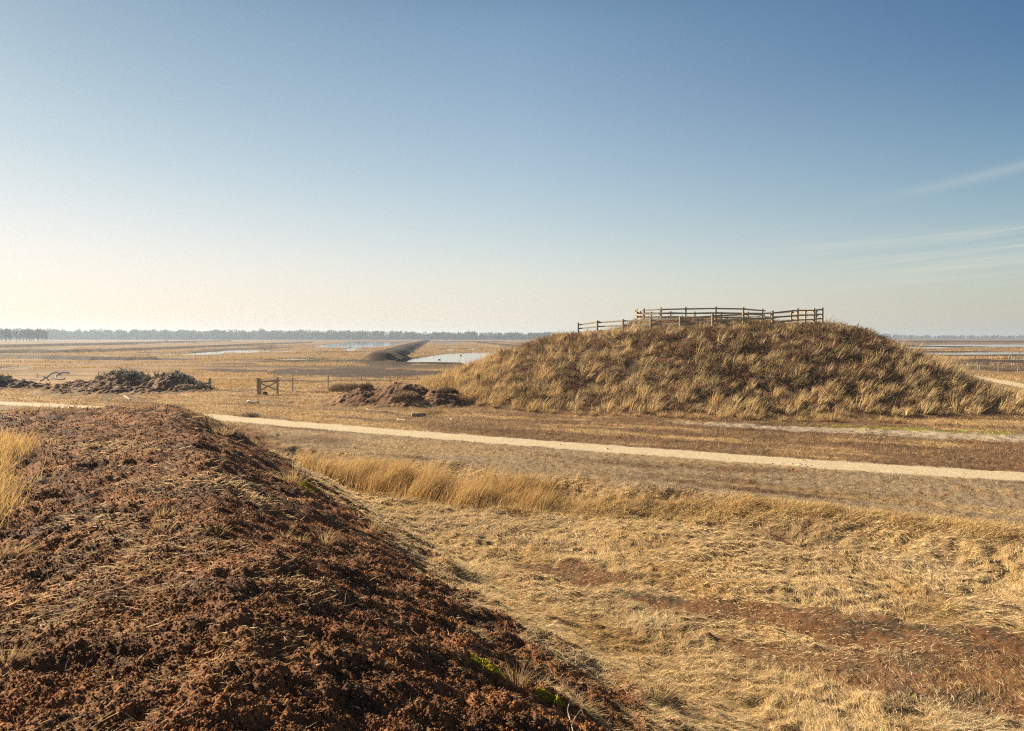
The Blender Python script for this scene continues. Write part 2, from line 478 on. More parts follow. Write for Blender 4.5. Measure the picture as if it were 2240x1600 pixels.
def micro(X, Y, m, k):
    """small relief of the surface: clods, tussocky straw, ripples"""
    r = m['r']
    z = np.zeros_like(X)
    fine = 1 - ss(14, 30, r)
    pk = np.maximum(k['pk'] * (1 - .7 * k['leftgrass']), .45 * k['pf'])
    sel = (pk > .01) & (r < 60)
    x, y, s = X[sel], Y[sel], 1.0
    wx, wy = .05 * pn(x * 5, y * 5, 201), .05 * pn(x * 5, y * 5, 202)
    c1 = .5 - worley((x + wx) * 3.2, (y + wy) * 3.2, 210)
    c2 = .5 - worley((x + wx) * 8.5, (y + wy) * 8.5, 211)
    c3 = .5 - worley((x + wx) * 19, (y + wy) * 19, 212)
    n = fbm(x * 1.1, y * 1.1, 213, 3)
    c4 = pn(x * 42, y * 42, 214)
    rough = .75 + .45 * pn(x * .5, y * .5, 216)
    z[sel] = pk[sel] * (.075 * n + rough * (.090 * c1 + .062 * c2 + (.036 * c3 + .011 * c4) * fine[sel]))
    lw = k['lowm'] * (1 - k['pf']) * (1 - k['pk'])
    sel = (k['strip'] > .01) & (r < 80)
    x, y = X[sel], Y[sel]
    a, b = x * -.89 + y * .456, x * .456 + y * .89
    z[sel] += k['strip'][sel] * (1 - k['path'][sel]) * (.035 * fbm(a * .5, b * 2.6, 227, 3) + .03 * fbm(a * 3.5, b * 6, 228, 2))
    sel = (lw > .01) & (r < 80)
    x, y = X[sel], Y[sel]
    z[sel] += lw[sel] * (.07 * fbm(x * .9, y * 1.2, 221, 3) + .05 * pn(x * 4, y * 5.5, 222) + .02 * pn(x * 11, y * 14, 223) * fine[sel])
    stp = np.exp(-((m['sd'] - .35) / .55) ** 2) * ss(-6, -2, X) * (r < 60)
    sel = stp > .02
    z[sel] += stp[sel] * (0.05 * (.5 - worley(X[sel] * 1.5, Y[sel] * 1.5, 225)) + .045 * pn(X[sel] * 3, Y[sel] * 3, 226))
    sel = (k['md'] > .01)
    x, y = X[sel], Y[sel]
    z[sel] += k['md'][sel] * (.16 * pn(x * .8, y * .8, 231) + .12 * pn(x * 1.9, y * 1.9, 232))
    oth = (1 - k['pk']) * (1 - .85 * k['strip']) * (1 - k['path']) * (1 - k['md']) * (1 - k['lowm'])
    sel = (oth > .01) & (r < 130)
    x, y = X[sel], Y[sel]
    z[sel] += oth[sel] * (.05 * pn(x * .9, y * .9, 241) + .035 * pn(x * 3.1, y * 3.1, 242)) * (1 - ss(90, 130, r[sel]))
    sel = (r >= 100)
    x, y = X[sel], Y[sel]
    z[sel] += (.09 * fbm(x * .06, y * .12, 245, 3)) * (1 - k['pond'][sel])
    z += k['trk'] * .05 * pn(X * 2.4, Y * 2.4, 243)
    z -= .5 * k['pond']
    return z


# ------------------------------------------------------------------ materials
def mat(name, base=None, attr=None, rough=.9, nscale=0, namp=.25, bump=0, bscale=40, transl=0, spec=.15, sat=None):
    m = bpy.data.materials.new(name)
    m.use_nodes = True
    t = m.node_tree
    b = t.nodes['Principled BSDF']
    b.inputs['Roughness'].default_value = rough
    b.inputs['Specular IOR Level'].default_value = spec
    if attr:
        a = t.nodes.new('ShaderNodeAttribute'); a.attribute_name = attr
        src = a.outputs['Color']
    else:
        a = t.nodes.new('ShaderNodeRGB'); a.outputs[0].default_value = (*base, 1)
        src = a.outputs[0]
    if nscale:
        tc = t.nodes.new('ShaderNodeTexCoord')
        nz = t.nodes.new('ShaderNodeTexNoise')
        nz.inputs['Scale'].default_value = nscale; nz.inputs['Detail'].default_value = 5; nz.inputs['Roughness'].default_value = .65
        t.links.new(tc.outputs['Object'], nz.inputs['Vector'])
        mr = t.nodes.new('ShaderNodeMapRange')
        mr.inputs['From Min'].default_value = .3; mr.inputs['From Max'].default_value = .7
        mr.inputs['To Min'].default_value = 1 - namp; mr.inputs['To Max'].default_value = 1 + namp
        t.links.new(nz.outputs['Fac'], mr.inputs['Value'])
        vm = t.nodes.new('ShaderNodeVectorMath'); vm.operation = 'SCALE'
        t.links.new(src, vm.inputs[0]); t.links.new(mr.outputs[0], vm.inputs['Scale'])
        src = vm.outputs[0]
        if bump:
            nb = t.nodes.new('ShaderNodeTexNoise')
            nb.inputs['Scale'].default_value = bscale; nb.inputs['Detail'].default_value = 4
            t.links.new(tc.outputs['Object'], nb.inputs['Vector'])
            bp = t.nodes.new('ShaderNodeBump'); bp.inputs['Strength'].default_value = bump; bp.inputs['Distance'].default_value = 1.0 / bscale
            t.links.new(nb.outputs['Fac'], bp.inputs['Height']); t.links.new(bp.outputs[0], b.inputs['Normal'])
    t.links.new(src, b.inputs['Base Color'])
    if transl:
        tr = t.nodes.new('ShaderNodeBsdfTranslucent')
        t.links.new(src, tr.inputs['Color'])
        mx = t.nodes.new('ShaderNodeMixShader'); mx.inputs[0].default_value = transl
        t.links.new(b.outputs[0], mx.inputs[1]); t.links.new(tr.outputs[0], mx.inputs[2])
        t.links.new(mx.outputs[0], t.nodes['Material Output'].inputs['Surface'])
    return m


M_SOIL = mat('earth', attr='Col', nscale=9, namp=.35, bump=.6, bscale=30)
M_CRUMB = mat('peat_crumb', attr='Col', nscale=30, namp=.3)
M_BLADE = mat('dry_blades', attr='Col', transl=.3, rough=.7, spec=.25)
M_TWIG = mat('heather_twigs', attr='Col', transl=.3, rough=.85)
M_WOOD = mat('weathered_timber', base=(.36, .31, .235), nscale=14, namp=.45, bump=.5, bscale=45)
M_STUMP = mat('bleached_bogwood', base=(.40, .365, .275), nscale=5, namp=.75, bump=.8, bscale=14)
M_LOG = mat('pale_log', base=(.62, .55, .43), nscale=8, namp=.25, bump=.3, bscale=20)
M_PIPE = mat('grey_plastic', base=(.46, .465, .47), rough=.8, spec=.15, nscale=6, namp=.15)
M_SIGN = mat('yellow_enamel', base=(.85, .40, .01), rough=.5, spec=.4, nscale=12, namp=.1)
M_INK = mat('black_paint', base=(.02, .02, .02), rough=.6)
M_BARK = mat('bare_bark', attr='Col', rough=.9)
M_STONE = mat('dull_stone', base=(.11, .09, .07), nscale=10, namp=.4, bump=.5, bscale=25)
M_GREEN = mat('green_paint', base=(.05, .11, .07), nscale=3, namp=.2)
M_WIRE = mat('galvanised_wire', base=(.2, .2, .2), rough=.5, spec=.5)
M_REDTWIG = mat('reddish_stem', base=(.16, .085, .06), nscale=20, namp=.3)
M_BIRD = mat('dark_plumage', base=(.03, .03, .035), nscale=20, namp=.3)


def mat_water():
    m = bpy.data.materials.new('pond_water')
    m.use_nodes = True
    t = m.node_tree
    b = t.nodes['Principled BSDF']
    b.inputs['Base Color'].default_value = (.02, .03, .04, 1)
    b.inputs['Roughness'].default_value = .03
    b.inputs['IOR'].default_value = 1.33
    tc = t.nodes.new('ShaderNodeTexCoord')
    mp = t.nodes.new('ShaderNodeMapping'); mp.inputs['Scale'].default_value = (.5, 1.4, 1)
    nz = t.nodes.new('ShaderNodeTexNoise'); nz.inputs['Scale'].default_value = 1.6; nz.inputs['Detail'].default_value = 3
    bp = t.nodes.new('ShaderNodeBump'); bp.inputs['Strength'].default_value = .07; bp.inputs['Distance'].default_value = .1
    t.links.new(tc.outputs['Object'], mp.inputs[0]); t.links.new(mp.outputs[0], nz.inputs['Vector'])
    t.links.new(nz.outputs['Fac'], bp.inputs['Height']); t.links.new(bp.outputs[0], b.inputs['Normal'])
    return m


M_WATER = mat_water()


# ------------------------------------------------------------------ object helpers
def tag(o, label=None, cat=None, group=None, kind=None):
    for k, v in (('label', label), ('category', cat), ('group', group), ('kind', kind)):
        if v: o[k] = v
    return o


def thing(name, label, cat, loc=(0, 0, 0), rotz=0, group=None):
    o = bpy.data.objects.new(name, None)
    C.objects.link(o)
    o.empty_display_size = .3
    o.location = loc; o.rotation_euler = (0, 0, rotz)
    return tag(o, label, cat, group)


def raw_mesh(name, verts, polys=None, loops=None, starts=None, totals=None, cols=None, smooth=False):
    me = bpy.data.meshes.new(name)
    verts = np.ascontiguousarray(verts, dtype=np.float32)
    me.vertices.add(len(verts)); me.vertices.foreach_set('co', verts.ravel())
    me.loops.add(len(loops)); me.loops.foreach_set('vertex_index', np.ascontiguousarray(loops, dtype=np.int32))
    me.polygons.add(len(starts))
    me.polygons.foreach_set('loop_start', np.ascontiguousarray(starts, dtype=np.int32))
    me.polygons.foreach_set('loop_total', np.ascontiguousarray(totals, dtype=np.int32))
    if smooth:
        me.polygons.foreach_set('use_smooth', np.ones(len(starts), dtype=bool))
    me.update(calc_edges=True)
    if cols is not None:
        a = me.color_attributes.new('Col', 'FLOAT_COLOR', 'POINT')
        c4 = np.ones((len(verts), 4), np.float32); c4[:, :3] = cols
        a.data.foreach_set('color', c4.ravel())
    return me


def link(name, me, m, parent=None, loc=None):
    o = bpy.data.objects.new(name, me)
    C.objects.link(o)
    me.materials.append(m)
    if parent is not None: o.parent = parent
    if loc is not None: o.location = loc
    return o


def quads_mesh(name, verts, quads, cols=None, smooth=False):
    n = len(quads)
    return raw_mesh(name, verts, None, quads.ravel(), np.arange(n) * 4, np.full(n, 4), cols, smooth)


def blades(P, D, Ln, Wd, bend, col, roll=None):
    """one curved tapering blade per row: root, direction, length, width, bend vector"""
    n = len(P)
    P = np.asarray(P, float)
    D = D / np.linalg.norm(D, axis=1, keepdims=True)
    a = rng.uniform(0, 2 * math.pi, n) if roll is None else roll
    ref = np.stack([np.cos(a), np.sin(a), .35 * np.sin(3 * a)], 1)
    Wv = np.cross(D, ref); Wv /= np.linalg.norm(Wv, axis=1, keepdims=True) + 1e-9
    Wv = Wv * (np.asarray(Wd) * .5)[:, None]
    Ln = np.asarray(Ln)[:, None]
    mid = P + D * Ln * .5 + bend * Ln * .18
    tip = P + D * Ln * .93 + bend * Ln * .62
    V = np.stack([P - Wv, P + Wv, mid - Wv * .8, mid + Wv * .8, tip], 1).reshape(-1, 3)
    i = np.arange(n)[:, None] * 5
    lp = (i + np.array([[0, 1, 3, 2, 2, 3, 4]])).ravel()
    stt = (np.arange(n)[:, None] * 7 + np.array([[0, 4]])).ravel()
    tot = np.tile([4, 3], n)
    return V, lp, stt, tot, np.repeat(col, 5, axis=0)


def blade_obj(name, m, *args, parent=None, loc=None, **kw):
    V, lp, stt, tot, cc = blades(*args, **kw)
    return link(name, raw_mesh(name, V, None, lp, stt, tot, cc), m, parent, loc)


# ------------------------------------------------------------------ ground sheet
def build_ground():
    fine = np.arange(-R(49), R(49), .00185)
    th = np.concatenate([np.linspace(-math.pi, -R(49), 60, endpoint=False), fine, np.linspace(R(49), math.pi, 60, endpoint=False)])
    rr = [.25, .7, 1.2, 1.6, 2.0]
    while rr[-1] < 2650:
        r = rr[-1]
        rr.append(r * (1 + (.0043 if r < 30 else .0055 if r < 125 else .0085)))
    rr = np.array(rr)
    nt_, nr = len(th), len(rr)
    T, Rr = np.meshgrid(th, rr, indexing='xy')
    X, Y = (Rr * np.sin(T)).ravel(), (Rr * np.cos(T)).ravel()
    z, m = land(X, Y)
    col, k = cover(X, Y, z, m)
    z = z + micro(X, Y, m, k)
    V = np.stack([X, Y, z], 1)
    i = (np.arange(nr - 1)[:, None] * nt_ + np.arange(nt_)[None, :]).ravel()
    j = (np.arange(nr - 1)[:, None] * nt_ + (np.arange(nt_)[None, :] + 1) % nt_).ravel()
    Q = np.stack([i, j, j + nt_, i + nt_], 1)[:, ::-1]
    cls = np.zeros(len(X), np.int8)
    cls[m['mt'] < .93] = 2
    cls[(m['dk'] > .15) & (m['r'] > 60)] = 4
    cls[k['trk'] > .5] = 5
    cls[k['path'] > .5] = 3
    cls[k['pk'] > .5] = 1
    fc = cls[Q[:, 0]]
    for idx, nm in enumerate(['ground', 'peat_bank', 'hill', 'path', 'dike', 'dirt_track']):
        q = Q[fc == idx]
        if not len(q): continue
        used, inv = np.unique(q.ravel(), return_inverse=True)
        me = quads_mesh(nm, V[used], inv.reshape(-1, 4), col[used], smooth=True)
        tag(link(nm, me, M_SOIL), kind='structure')


build_ground()

# centre cap under the tripod
_z = zc(0, 0)

# ponds: level sheets of water a little wider than the hollows they fill
for n_, lst in enumerate(PONDS):
    us = np.linspace(lst[0][0] - 4, lst[-1][0] + 4, 60)
    c = np.interp(us, [a[0] for a in lst], [a[1] for a in lst]); h = np.interp(us, [a[0] for a in lst], [a[2] for a in lst]) * 1.45 + .15
    near = [G(a, b + d, -.16) for a, b, d in zip(us, c, h)]
    farp = [G(a, b - d, -.16) for a, b, d in zip(us, c, h)]
    V = np.array([(x, y, -.16) for x, y in near] + [(x, y, -.16) for x, y in farp])
    k_ = np.arange(59)
    Q = np.stack([k_, k_ + 1, k_ + 61, k_ + 60], 1)
    tag(link('water', quads_mesh('water', V, Q), M_WATER), kind='structure')


# ------------------------------------------------------------------ scattering
def sample(n, th0, th1, r0, r1, power=0.0):
    """bearings uniform, distance log-uniform: even cover in every direction from the lookout"""
    th = rng.uniform(R(th0), R(th1), n)
    t = rng.random(n)
    r = r0 * (r1 / r0) ** t if power == 0 else (r0 ** power + t * (r1 ** power - r0 ** power)) ** (1 / power)
    X, Y = r * np.sin(th), r * np.cos(th)
    return X, Y


def grounded(X, Y):
    z, m = land(X, Y)
    col, k = cover(X, Y, z, m)
    return z + micro(X, Y, m, k), m, k, col


def jitter(n, a=.22):
    g = 1 + rng.normal(0, a, (n, 1))
    return np.clip(g, .45, 1.7) * (1 + rng.normal(0, .05, (n, 3)))


WIND = np.array([.75, -.25, 0])

# short matted straw in the low field
X, Y = sample(760000, -28, 46, 6.5, 27, -.2)
z, m, k, col = grounded(X, Y)
pn_ = .16 * fbm(X * 1.3, Y * 1.3, 303, 3)
dens = np.maximum(k['lowm'], ss(2, 3, m['o'])) * ss(-.3, .3, m['sd']) * ss(-13, -9, X) * (1 - ss(.04, .48, m['prof'] + 1.4 * pn_)) * (1 - .84 * k['pf'])
clump = fbm(X * .8, Y * .8, 301, 3)
keep = rng.random(len(X)) < dens * (.6 + .4 * ss(-.4, .5, clump))
X, Y, z, clump, r = X[keep], Y[keep], z[keep], clump[keep], m['r'][keep]
pfk = k['pf'][keep]
n = len(X)
gxs = (grounded(X + .06, Y)[0] - z) / .06
gys = (grounded(X, Y + .06)[0] - z) / .06
# combed directions that swirl slowly over the field
ang = 1.2 * pn(X * .35, Y * .35, 305) * 3 + rng.normal(0, .75, n)
flat = rng.uniform(.08, .7, n) * (1 + .6 * (clump > .3)) + np.cos(ang) * gxs + np.sin(ang) * gys
D = np.stack([np.cos(ang), np.sin(ang), flat], 1)
Ln = rng.uniform(.05, .155, n) * (1 + .02 * r) * (1 - .3 * pfk)
Wd = np.maximum(.0035, .00048 * r) * rng.uniform(.7, 1.4, n)
tint = mix(np.broadcast_to(STRAWB, (n, 3)), np.array((.60, .43, .21)), ss(.1, .8, fbm(X * .5, Y * .5, 306, 3)))
tint = mix(tint, np.array((.70, .57, .36)), ss(.2, .8, fbm(X * .3, Y * .3, 307, 2)))
bend = np.stack([.3 * np.cos(ang + 1), .3 * np.sin(ang + 1), -rng.uniform(.1, .5, n)], 1)
tag(blade_obj('straw_grass', M_BLADE, np.stack([X, Y, z - .003], 1), D, Ln, Wd, bend, tint * jitter(n)), kind='stuff')

# taller tawny stand where the bank meets the step, and the tussock fringe along the step
def stand(name, n, umin, umax, cfun, thick, hgt, tintc, seed):
    """blades rooted along a line cfun(t) on the land"""
    t = rng.random(n)
    px, py = cfun(t)
    px = px + rng.normal(0, thick, n) ; py = py + rng.normal(0, thick * .6, n)
    z, m, k, col = grounded(px, py)
    cl = fbm(px * .9, py * .9, seed, 3)
    kp = (rng.random(n) < .35 + .65 * ss(-.3, .4, cl)) & (k['pk'] < .4)
    px, py, z, cl = px[kp], py[kp], z[kp], cl[kp]
    q = len(px); r = np.hypot(px, py)
    D = np.stack([rng.normal(.22, .16, q), rng.normal(-.05, .16, q), np.ones(q)], 1)
    Ln = hgt(t[kp]) * rng.uniform(.45, 1.05, q) * (.8 + .3 * cl)
    bend = WIND[None] * rng.uniform(.1, .7, (q, 1)) + np.stack([np.zeros(q), np.zeros(q), -rng.uniform(.0, .3, q)], 1)
    Wd = .00042 * r * rng.uniform(.6, 1.3, q) + .002
    return px, py, z, D, Ln, Wd, bend, tintc * jitter(q, .2)


def seg(pts):
    pts = np.array(pts)
    def f(t):
        s = t * (len(pts) - 1)
        i = np.minimum(s.astype(int), len(pts) - 2)
        w = (s - i)[:, None]
        p = pts[i] * (1 - w) + pts[i + 1] * w
        return p[:, 0], p[:, 1]
    return f


tl = [G(700, 1030, -.2), G(790, 1052, -.3), G(880, 1072, -.4), G(990, 1085, -.4), G(1090, 1096, -.4), G(1160, 1104, -.45)]
a = stand('tall_grass', 25000, 0, 0, seg(tl), .75, lambda t: np.interp(t, [0, .25, .6, 1], [1.05, 1.2, .95, .6]), np.array((.60, .41, .18)), 320)
tag(blade_obj('tall_grass', M_BLADE, np.stack([a[0], a[1], a[2] - .02], 1), *a[3:]), kind='stuff')
fl = [G(1100, 1100, -.3), G(1300, 1108, -.3), G(1500, 1125, -.3), G(1700, 1143, -.3), G(2000, 1175, -.3), G(2240, 1205, -.3), G(2600, 1245, -.3)]
a = stand('fringe', 60000, 0, 0, seg(fl), .45, lambda t: np.full(len(t), .33), np.array((.62, .45, .22)), 330)
a[3][:, :2] += rng.normal(0, .7, (len(a[3]), 2)) + np.array((.1, -.55))
tag(blade_obj('fringe_grass', M_BLADE, np.stack([a[0], a[1], a[2] - .02], 1), *a[3:]), kind='stuff')

# grass on the left shoulder of the bank
X, Y = sample(90000, -46, -26, 6, 20, 0)
z, m, k, col = grounded(X, Y)
kp = rng.random(len(X)) < k['leftgrass'] * k['pk']
X, Y, z, r = X[kp], Y[kp], z[kp], m['r'][kp]
n = len(X)
D = np.stack([rng.normal(.25, .3, n), rng.normal(-.05, .3, n), np.ones(n)], 1)
tag(blade_obj('shoulder_grass', M_BLADE, np.stack([X, Y, z - .01], 1), D, rng.uniform(.12, .42, n), .0005 * r * rng.uniform(.7, 1.3, n) + .001,
              WIND[None] * rng.uniform(.1, .8, (n, 1)), np.array((.66, .46, .20)) * jitter(n)), kind='stuff')

# dry heath and grass along the far rim of the bank
X, Y = sample(60000, -48, 0, 17, 36, 0)
z, m, k, col = grounded(X, Y)
rim = ss(21, 26, m['s'] + 1.5 * pn(X * .4, Y * .4, 345)) * ss(.05, .25, m['prof']) * (m['o'] < 3.5)
kp = rng.random(len(X)) < rim * ss(-.3, .5, fbm(X * .7, Y * .7, 346, 3))
X, Y, z, r = X[kp], Y[kp], z[kp], m['r'][kp]
n = len(X)
D = np.stack([rng.normal(.15, .5, n), rng.normal(0, .5, n), np.ones(n)], 1)
tint = mix(np.broadcast_to(np.array((.50, .35, .17)), (n, 3)), np.array((.22, .15, .095)), ss(-.2, .5, pn(X * .6, Y * .6, 347)))
tag(blade_obj('rim_grass', M_BLADE, np.stack([X, Y, z - .01], 1), D, rng.uniform(.06, .26, n), .00055 * r * rng.uniform(.6, 1.3, n), rng.normal(0, .3, (n, 3)), tint * jitter(n)), kind='stuff')

# stubble and low litter on the strips either side of the path, out to the gate
X, Y = sample(860000, -46, 46, 13, 75, 0)
z, m, k, col = grounded(X, Y)
ok = (1 - k['lowm']) * (1 - k['pk']) * (1 - k['path']) * (1 - .75 * k['trk']) * (1 - k['md']) * (1 - .8 * k['bare'])
cl = fbm(X * .35, Y * .7, 341, 3)
kp = rng.random(len(X)) < ok * (.35 + .6 * ss(-.3, .6, cl)) * np.where(k['strip'] > .5, .9, 1)
X, Y, z, r, cl, stp = X[kp], Y[kp], z[kp], m['r'][kp], cl[kp], k['strip'][kp]
n = len(X)
ang = rng.uniform(0, 2 * math.pi, n)
D = np.stack([np.cos(ang), np.sin(ang), rng.uniform(.15, 1.4, n)], 1)
tint = mix(np.broadcast_to(np.array((.58, .42, .215)), (n, 3)), np.array((.37, .275, .168)), np.clip(stp * .75 + .5 * ss(.0, .8, -cl), 0, 1))
brown = ss(-9, 1, X) * ss(-.75, -.05, fbm((X * -.89 + Y * .456) * .12, (X * .456 + Y * .89) * .55, 63, 4)) * .52 + .42 * ss(-.3, .25, fbm((X * -.89 + Y * .456) * .14, (X * .456 + Y * .89) * .6, 63, 4))
tint = mix(tint, np.array((.20, .115, .065)), brown * (1 - stp) * .9)
tag(blade_obj('stubble', M_BLADE, np.stack([X, Y, z - .01], 1), D, rng.uniform(.05, .14, n) * (1 + .012 * r) * (1 - .35 * stp), .00044 * r * rng.uniform(.6, 1.4, n),
              rng.normal(0, .3, (n, 3)), tint * jitter(n, .42)), kind='stuff')

# rough tawny grass of the far bog, in wide soft clumps
X, Y = sample(420000, -44, 44, 62, 420, 0)
z, m, k, col = grounded(X, Y)
cl = fbm(X * .05, Y * .12, 351, 4)
puddle = band(k['u'], k['v'], [(-80, 807, 3), (0, 807, 6), (70, 804, 5)])
ok = (1 - k['pond']) * (1 - .93 * k['bare']) * (m['dk'] < .03) * (1 - puddle) * (m['mh'] < .05) * (1 - k['path'])
kp = rng.random(len(X)) < ok * ss(-.25, .5, cl)
X, Y, z, r, cl = X[kp], Y[kp], z[kp], m['r'][kp], cl[kp]
n = len(X)
D = np.stack([rng.normal(.2, .3, n), rng.normal(0, .3, n), np.ones(n)], 1)
tint = mix(np.broadcast_to(np.array((.56, .375, .17)), (n, 3)), np.array((.44, .31, .16)), rng.random(n))
Ln = rng.uniform(.2, .75, n) * (.4 + .6 * ss(-.1, .6, cl)) * (1 - .45 * ss(160, 400, r)) * (.55 + .45 * ss(95, 170, r))
tag(blade_obj('bog_grass', M_BLADE, np.stack([X, Y, z - .02], 1), D, Ln, .0005 * r * rng.uniform(.6, 1.4, n),
              WIND[None] * rng.uniform(0, .5, (n, 1)), tint * jitter(n, .2)), kind='stuff')


# ------------------------------------------------------------------ plants on the viewing mound
def on_mound(n, grow=.0):
    X = rng.uniform(-11, 46, n); Y = rng.uniform(31, 64, n)
    z, m, k, col = grounded(X, Y)
    return X, Y, z, m, k


# heather: low rounded clumps of fine twigs
X, Y, z, m, k = on_mound(26000)
hv = fbm(X * .22, Y * .3, 401, 3) + .5 * pn(X * .9, Y * .9, 402)
up = m['mh'] / 5.0
kp = (k['md'] > .3) & (rng.random(len(X)) < np.clip(.12 + .75 * ss(-.5, .4, hv) + .25 * up, .1, 1)) & ~((np.abs(Y - 53.4) < 1.6) & (X > 16) & (X < 24))
X, Y, z, hv = X[kp], Y[kp], z[kp], hv[kp]
nc, per = len(X), 26
rad = rng.uniform(.18, .55, nc); hh = rad * rng.uniform(.75, 1.25, nc)
kind = rng.random(nc) + .25 * pn(X * .5, Y * .5, 404)
base = np.where((kind < .62)[:, None], np.array((.225, .135, .082)), np.where((kind < .85)[:, None], np.array((.30, .235, .12)), np.array((.15, .09, .055))))
base = base * np.clip(1 + rng.normal(0, .2, (nc, 1)), .55, 1.5)
th = rng.uniform(0, 2 * math.pi, (nc, per)); q = np.sqrt(rng.random((nc, per)))
ox, oy = q * np.cos(th) * rad[:, None], q * np.sin(th) * rad[:, None]
hz_ = np.sqrt(np.clip(1 - q * q, .02, 1)) * hh[:, None]
P = np.stack([X[:, None] + ox, Y[:, None] + oy, z[:, None] + .35 * hz_ - .05], 2).reshape(-1, 3)
D = np.stack([ox * 1.6 + rng.normal(0, .13, ox.shape), oy * 1.6 + rng.normal(0, .13, ox.shape), hz_ * .9 + .05], 2).reshape(-1, 3)
nn = nc * per
tag(blade_obj('heather', M_TWIG, P, D, np.repeat(hh, per) * rng.uniform(.45, 1.0, nn), rng.uniform(.018, .045, nn), rng.normal(0, .25, (nn, 3)),
              np.repeat(base, per, axis=0) * jitter(nn, .25)), kind='stuff')

# moor grass: leaning pale tufts, thickest on the lower slope
X, Y, z, m, k = on_mound(24000)
gv = fbm(X * .25, Y * .3, 411, 3)
fr = m['mt']
want = ss(-.45, .2, pn(X * .75, Y * .75, 413) + .5 * pn(X * 1.7, Y * 1.7, 414)) * np.clip(.26 + .55 * ss(.2, .7, fr + .3 * gv) - .25 * ss(22, 30, X) + .4 * ss(4, -4, X), .05, 1)
kp = (m['mh'] > .08) & (rng.random(len(X)) < want * .75) & (m['mt'] < .985) & ~((np.abs(Y - 53.4) < 1.5) & (X > 16) & (X < 24))
X, Y, z, fr = X[kp], Y[kp], z[kp], fr[kp]
nc, per = len(X), 22
hh = rng.uniform(.3, .8, nc) * (1 + .25 * (X < 0)) * (1 + .7 * (rng.random(nc) < .15))
base = mix(np.broadcast_to(np.array((.62, .43, .20)), (nc, 3)), np.array((.70, .54, .30)), rng.random(nc))
base = mix(base, np.array((.58, .39, .165)), ss(5, -5, X) * .7)
th = rng.uniform(0, 2 * math.pi, (nc, per)); q = rng.random((nc, per)) ** .8
lean = rng.normal(.34, .22, nc)
ox, oy = q * np.cos(th) * .17, q * np.sin(th) * .17
P = np.stack([X[:, None] + ox, Y[:, None] + oy, np.broadcast_to(z[:, None] - .03, ox.shape)], 2).reshape(-1, 3)
D = np.stack([ox * 2.2 + lean[:, None] + rng.normal(0, .1, ox.shape), oy * 2.2 + rng.normal(0, .1, ox.shape), np.ones_like(ox)], 2).reshape(-1, 3)
nn = nc * per
tag(blade_obj('moor_grass', M_BLADE, P, D, np.repeat(hh, per) * rng.uniform(.5, 1.1, nn), rng.uniform(.014, .030, nn),
              WIND[None] * rng.uniform(0, .75, (nn, 1)) + rng.normal(0, .1, (nn, 3)), np.repeat(base, per, axis=0) * jitter(nn, .2)), kind='stuff')

# ------------------------------------------------------------------ crumbs and straw on the peat bank
X, Y = sample(460000, -47, 40, 2.4, 28, 0)
z, m, k, col = grounded(X, Y)
kp = rng.random(len(X)) < k['pk'] * (1 - .8 * k['leftgrass']) * (.5 + .5 * ss(-.5, .5, pn(X * 2.1, Y * 2.1, 506)))
X, Y, z, r, col = X[kp], Y[kp], z[kp], m['r'][kp], col[kp]
n = len(X)
sz = np.minimum(np.exp(rng.normal(math.log(.0068), .42, n)), .016) * (.8 + .04 * r)
o6 = np.array([(1, 0, 0), (-1, 0, 0), (0, 1, 0), (0, -1, 0), (0, 0, 1), (0, 0, -1)], float)
V = o6[None] * rng.uniform(.5, 1.3, (n, 6, 1)) + rng.normal(0, .22, (n, 6, 3))
V = (V * sz[:, None, None] + np.stack([X, Y, z + sz * .35], 1)[:, None]).reshape(-1, 3)
tri = np.array([(0, 2, 4), (2, 1, 4), (1, 3, 4), (3, 0, 4), (2, 0, 5), (1, 2, 5), (3, 1, 5), (0, 3, 5)])
T = (np.arange(n)[:, None, None] * 6 + tri[None]).reshape(-1)
cc = mix(np.broadcast_to(np.array((.235, .104, .043)), (n, 3)), np.array((.10, .052, .028)), ss(-.35, .6, fbm(X * 1.2, Y * 1.2, 505, 3))) * np.clip(1 + rng.normal(0, .35, (n, 1)), .3, 2.2) * (1 + rng.normal(0, .06, (n, 3)))
me = raw_mesh('peat_crumbs', V, None, T, np.arange(n * 8) * 3, np.full(n * 8, 3), np.repeat(cc, 6, axis=0), smooth=False)
tag(link('peat_crumbs', me, M_CRUMB), kind='stuff')

SPOTS = [(330, 1160, .9, 700), (180, 1245, .8, 500), (420, 1015, 1.0, 650), (190, 1100, .7, 350), (100, 1560, .3, 260), (260, 1540, .3, 300), (640, 1180, .5, 200), (30, 1280, .5, 260), (560, 1020, .6, 200), (250, 960, .9, 420), (430, 1400, .3, 160), (560, 1330, .35, 160)]
X, Y = sample(80000, -47, 40, 2.3, 28, 0)
for (uu, vv, rr_, nn_) in SPOTS:
    gx, gy = G(uu, vv, 2.35)
    X = np.concatenate([X, gx + rng.normal(0, rr_ * .55, nn_ * 2)]); Y = np.concatenate([Y, gy + rng.normal(0, rr_ * .55, nn_ * 2)])
spots = np.zeros(len(X)); spots[80000:] = 1
z, m, k, col = grounded(X, Y)
sw = fbm(X * .55, Y * .55, 501, 3)
fringe_ = np.exp(-((m['prof'] - .12) / .14) ** 2) * (m['o'] > 1)
kp = rng.random(len(X)) < np.maximum(k['pk'], (m['prof'] > .02) * 1.0) * np.clip(.5 * fringe_ + .06 + .18 * ss(0, .8, sw) + .62 * spots, 0, 1)
X, Y, z, r = X[kp], Y[kp], z[kp], m['r'][kp]
n = len(X)
ang = np.where(rng.random(n) < .5, rng.normal(.3, .8, n), rng.uniform(0, 2 * math.pi, n)) + math.pi * (rng.random(n) < .5)
D = np.stack([np.cos(ang), np.sin(ang), rng.uniform(-.1, .28, n)], 1)
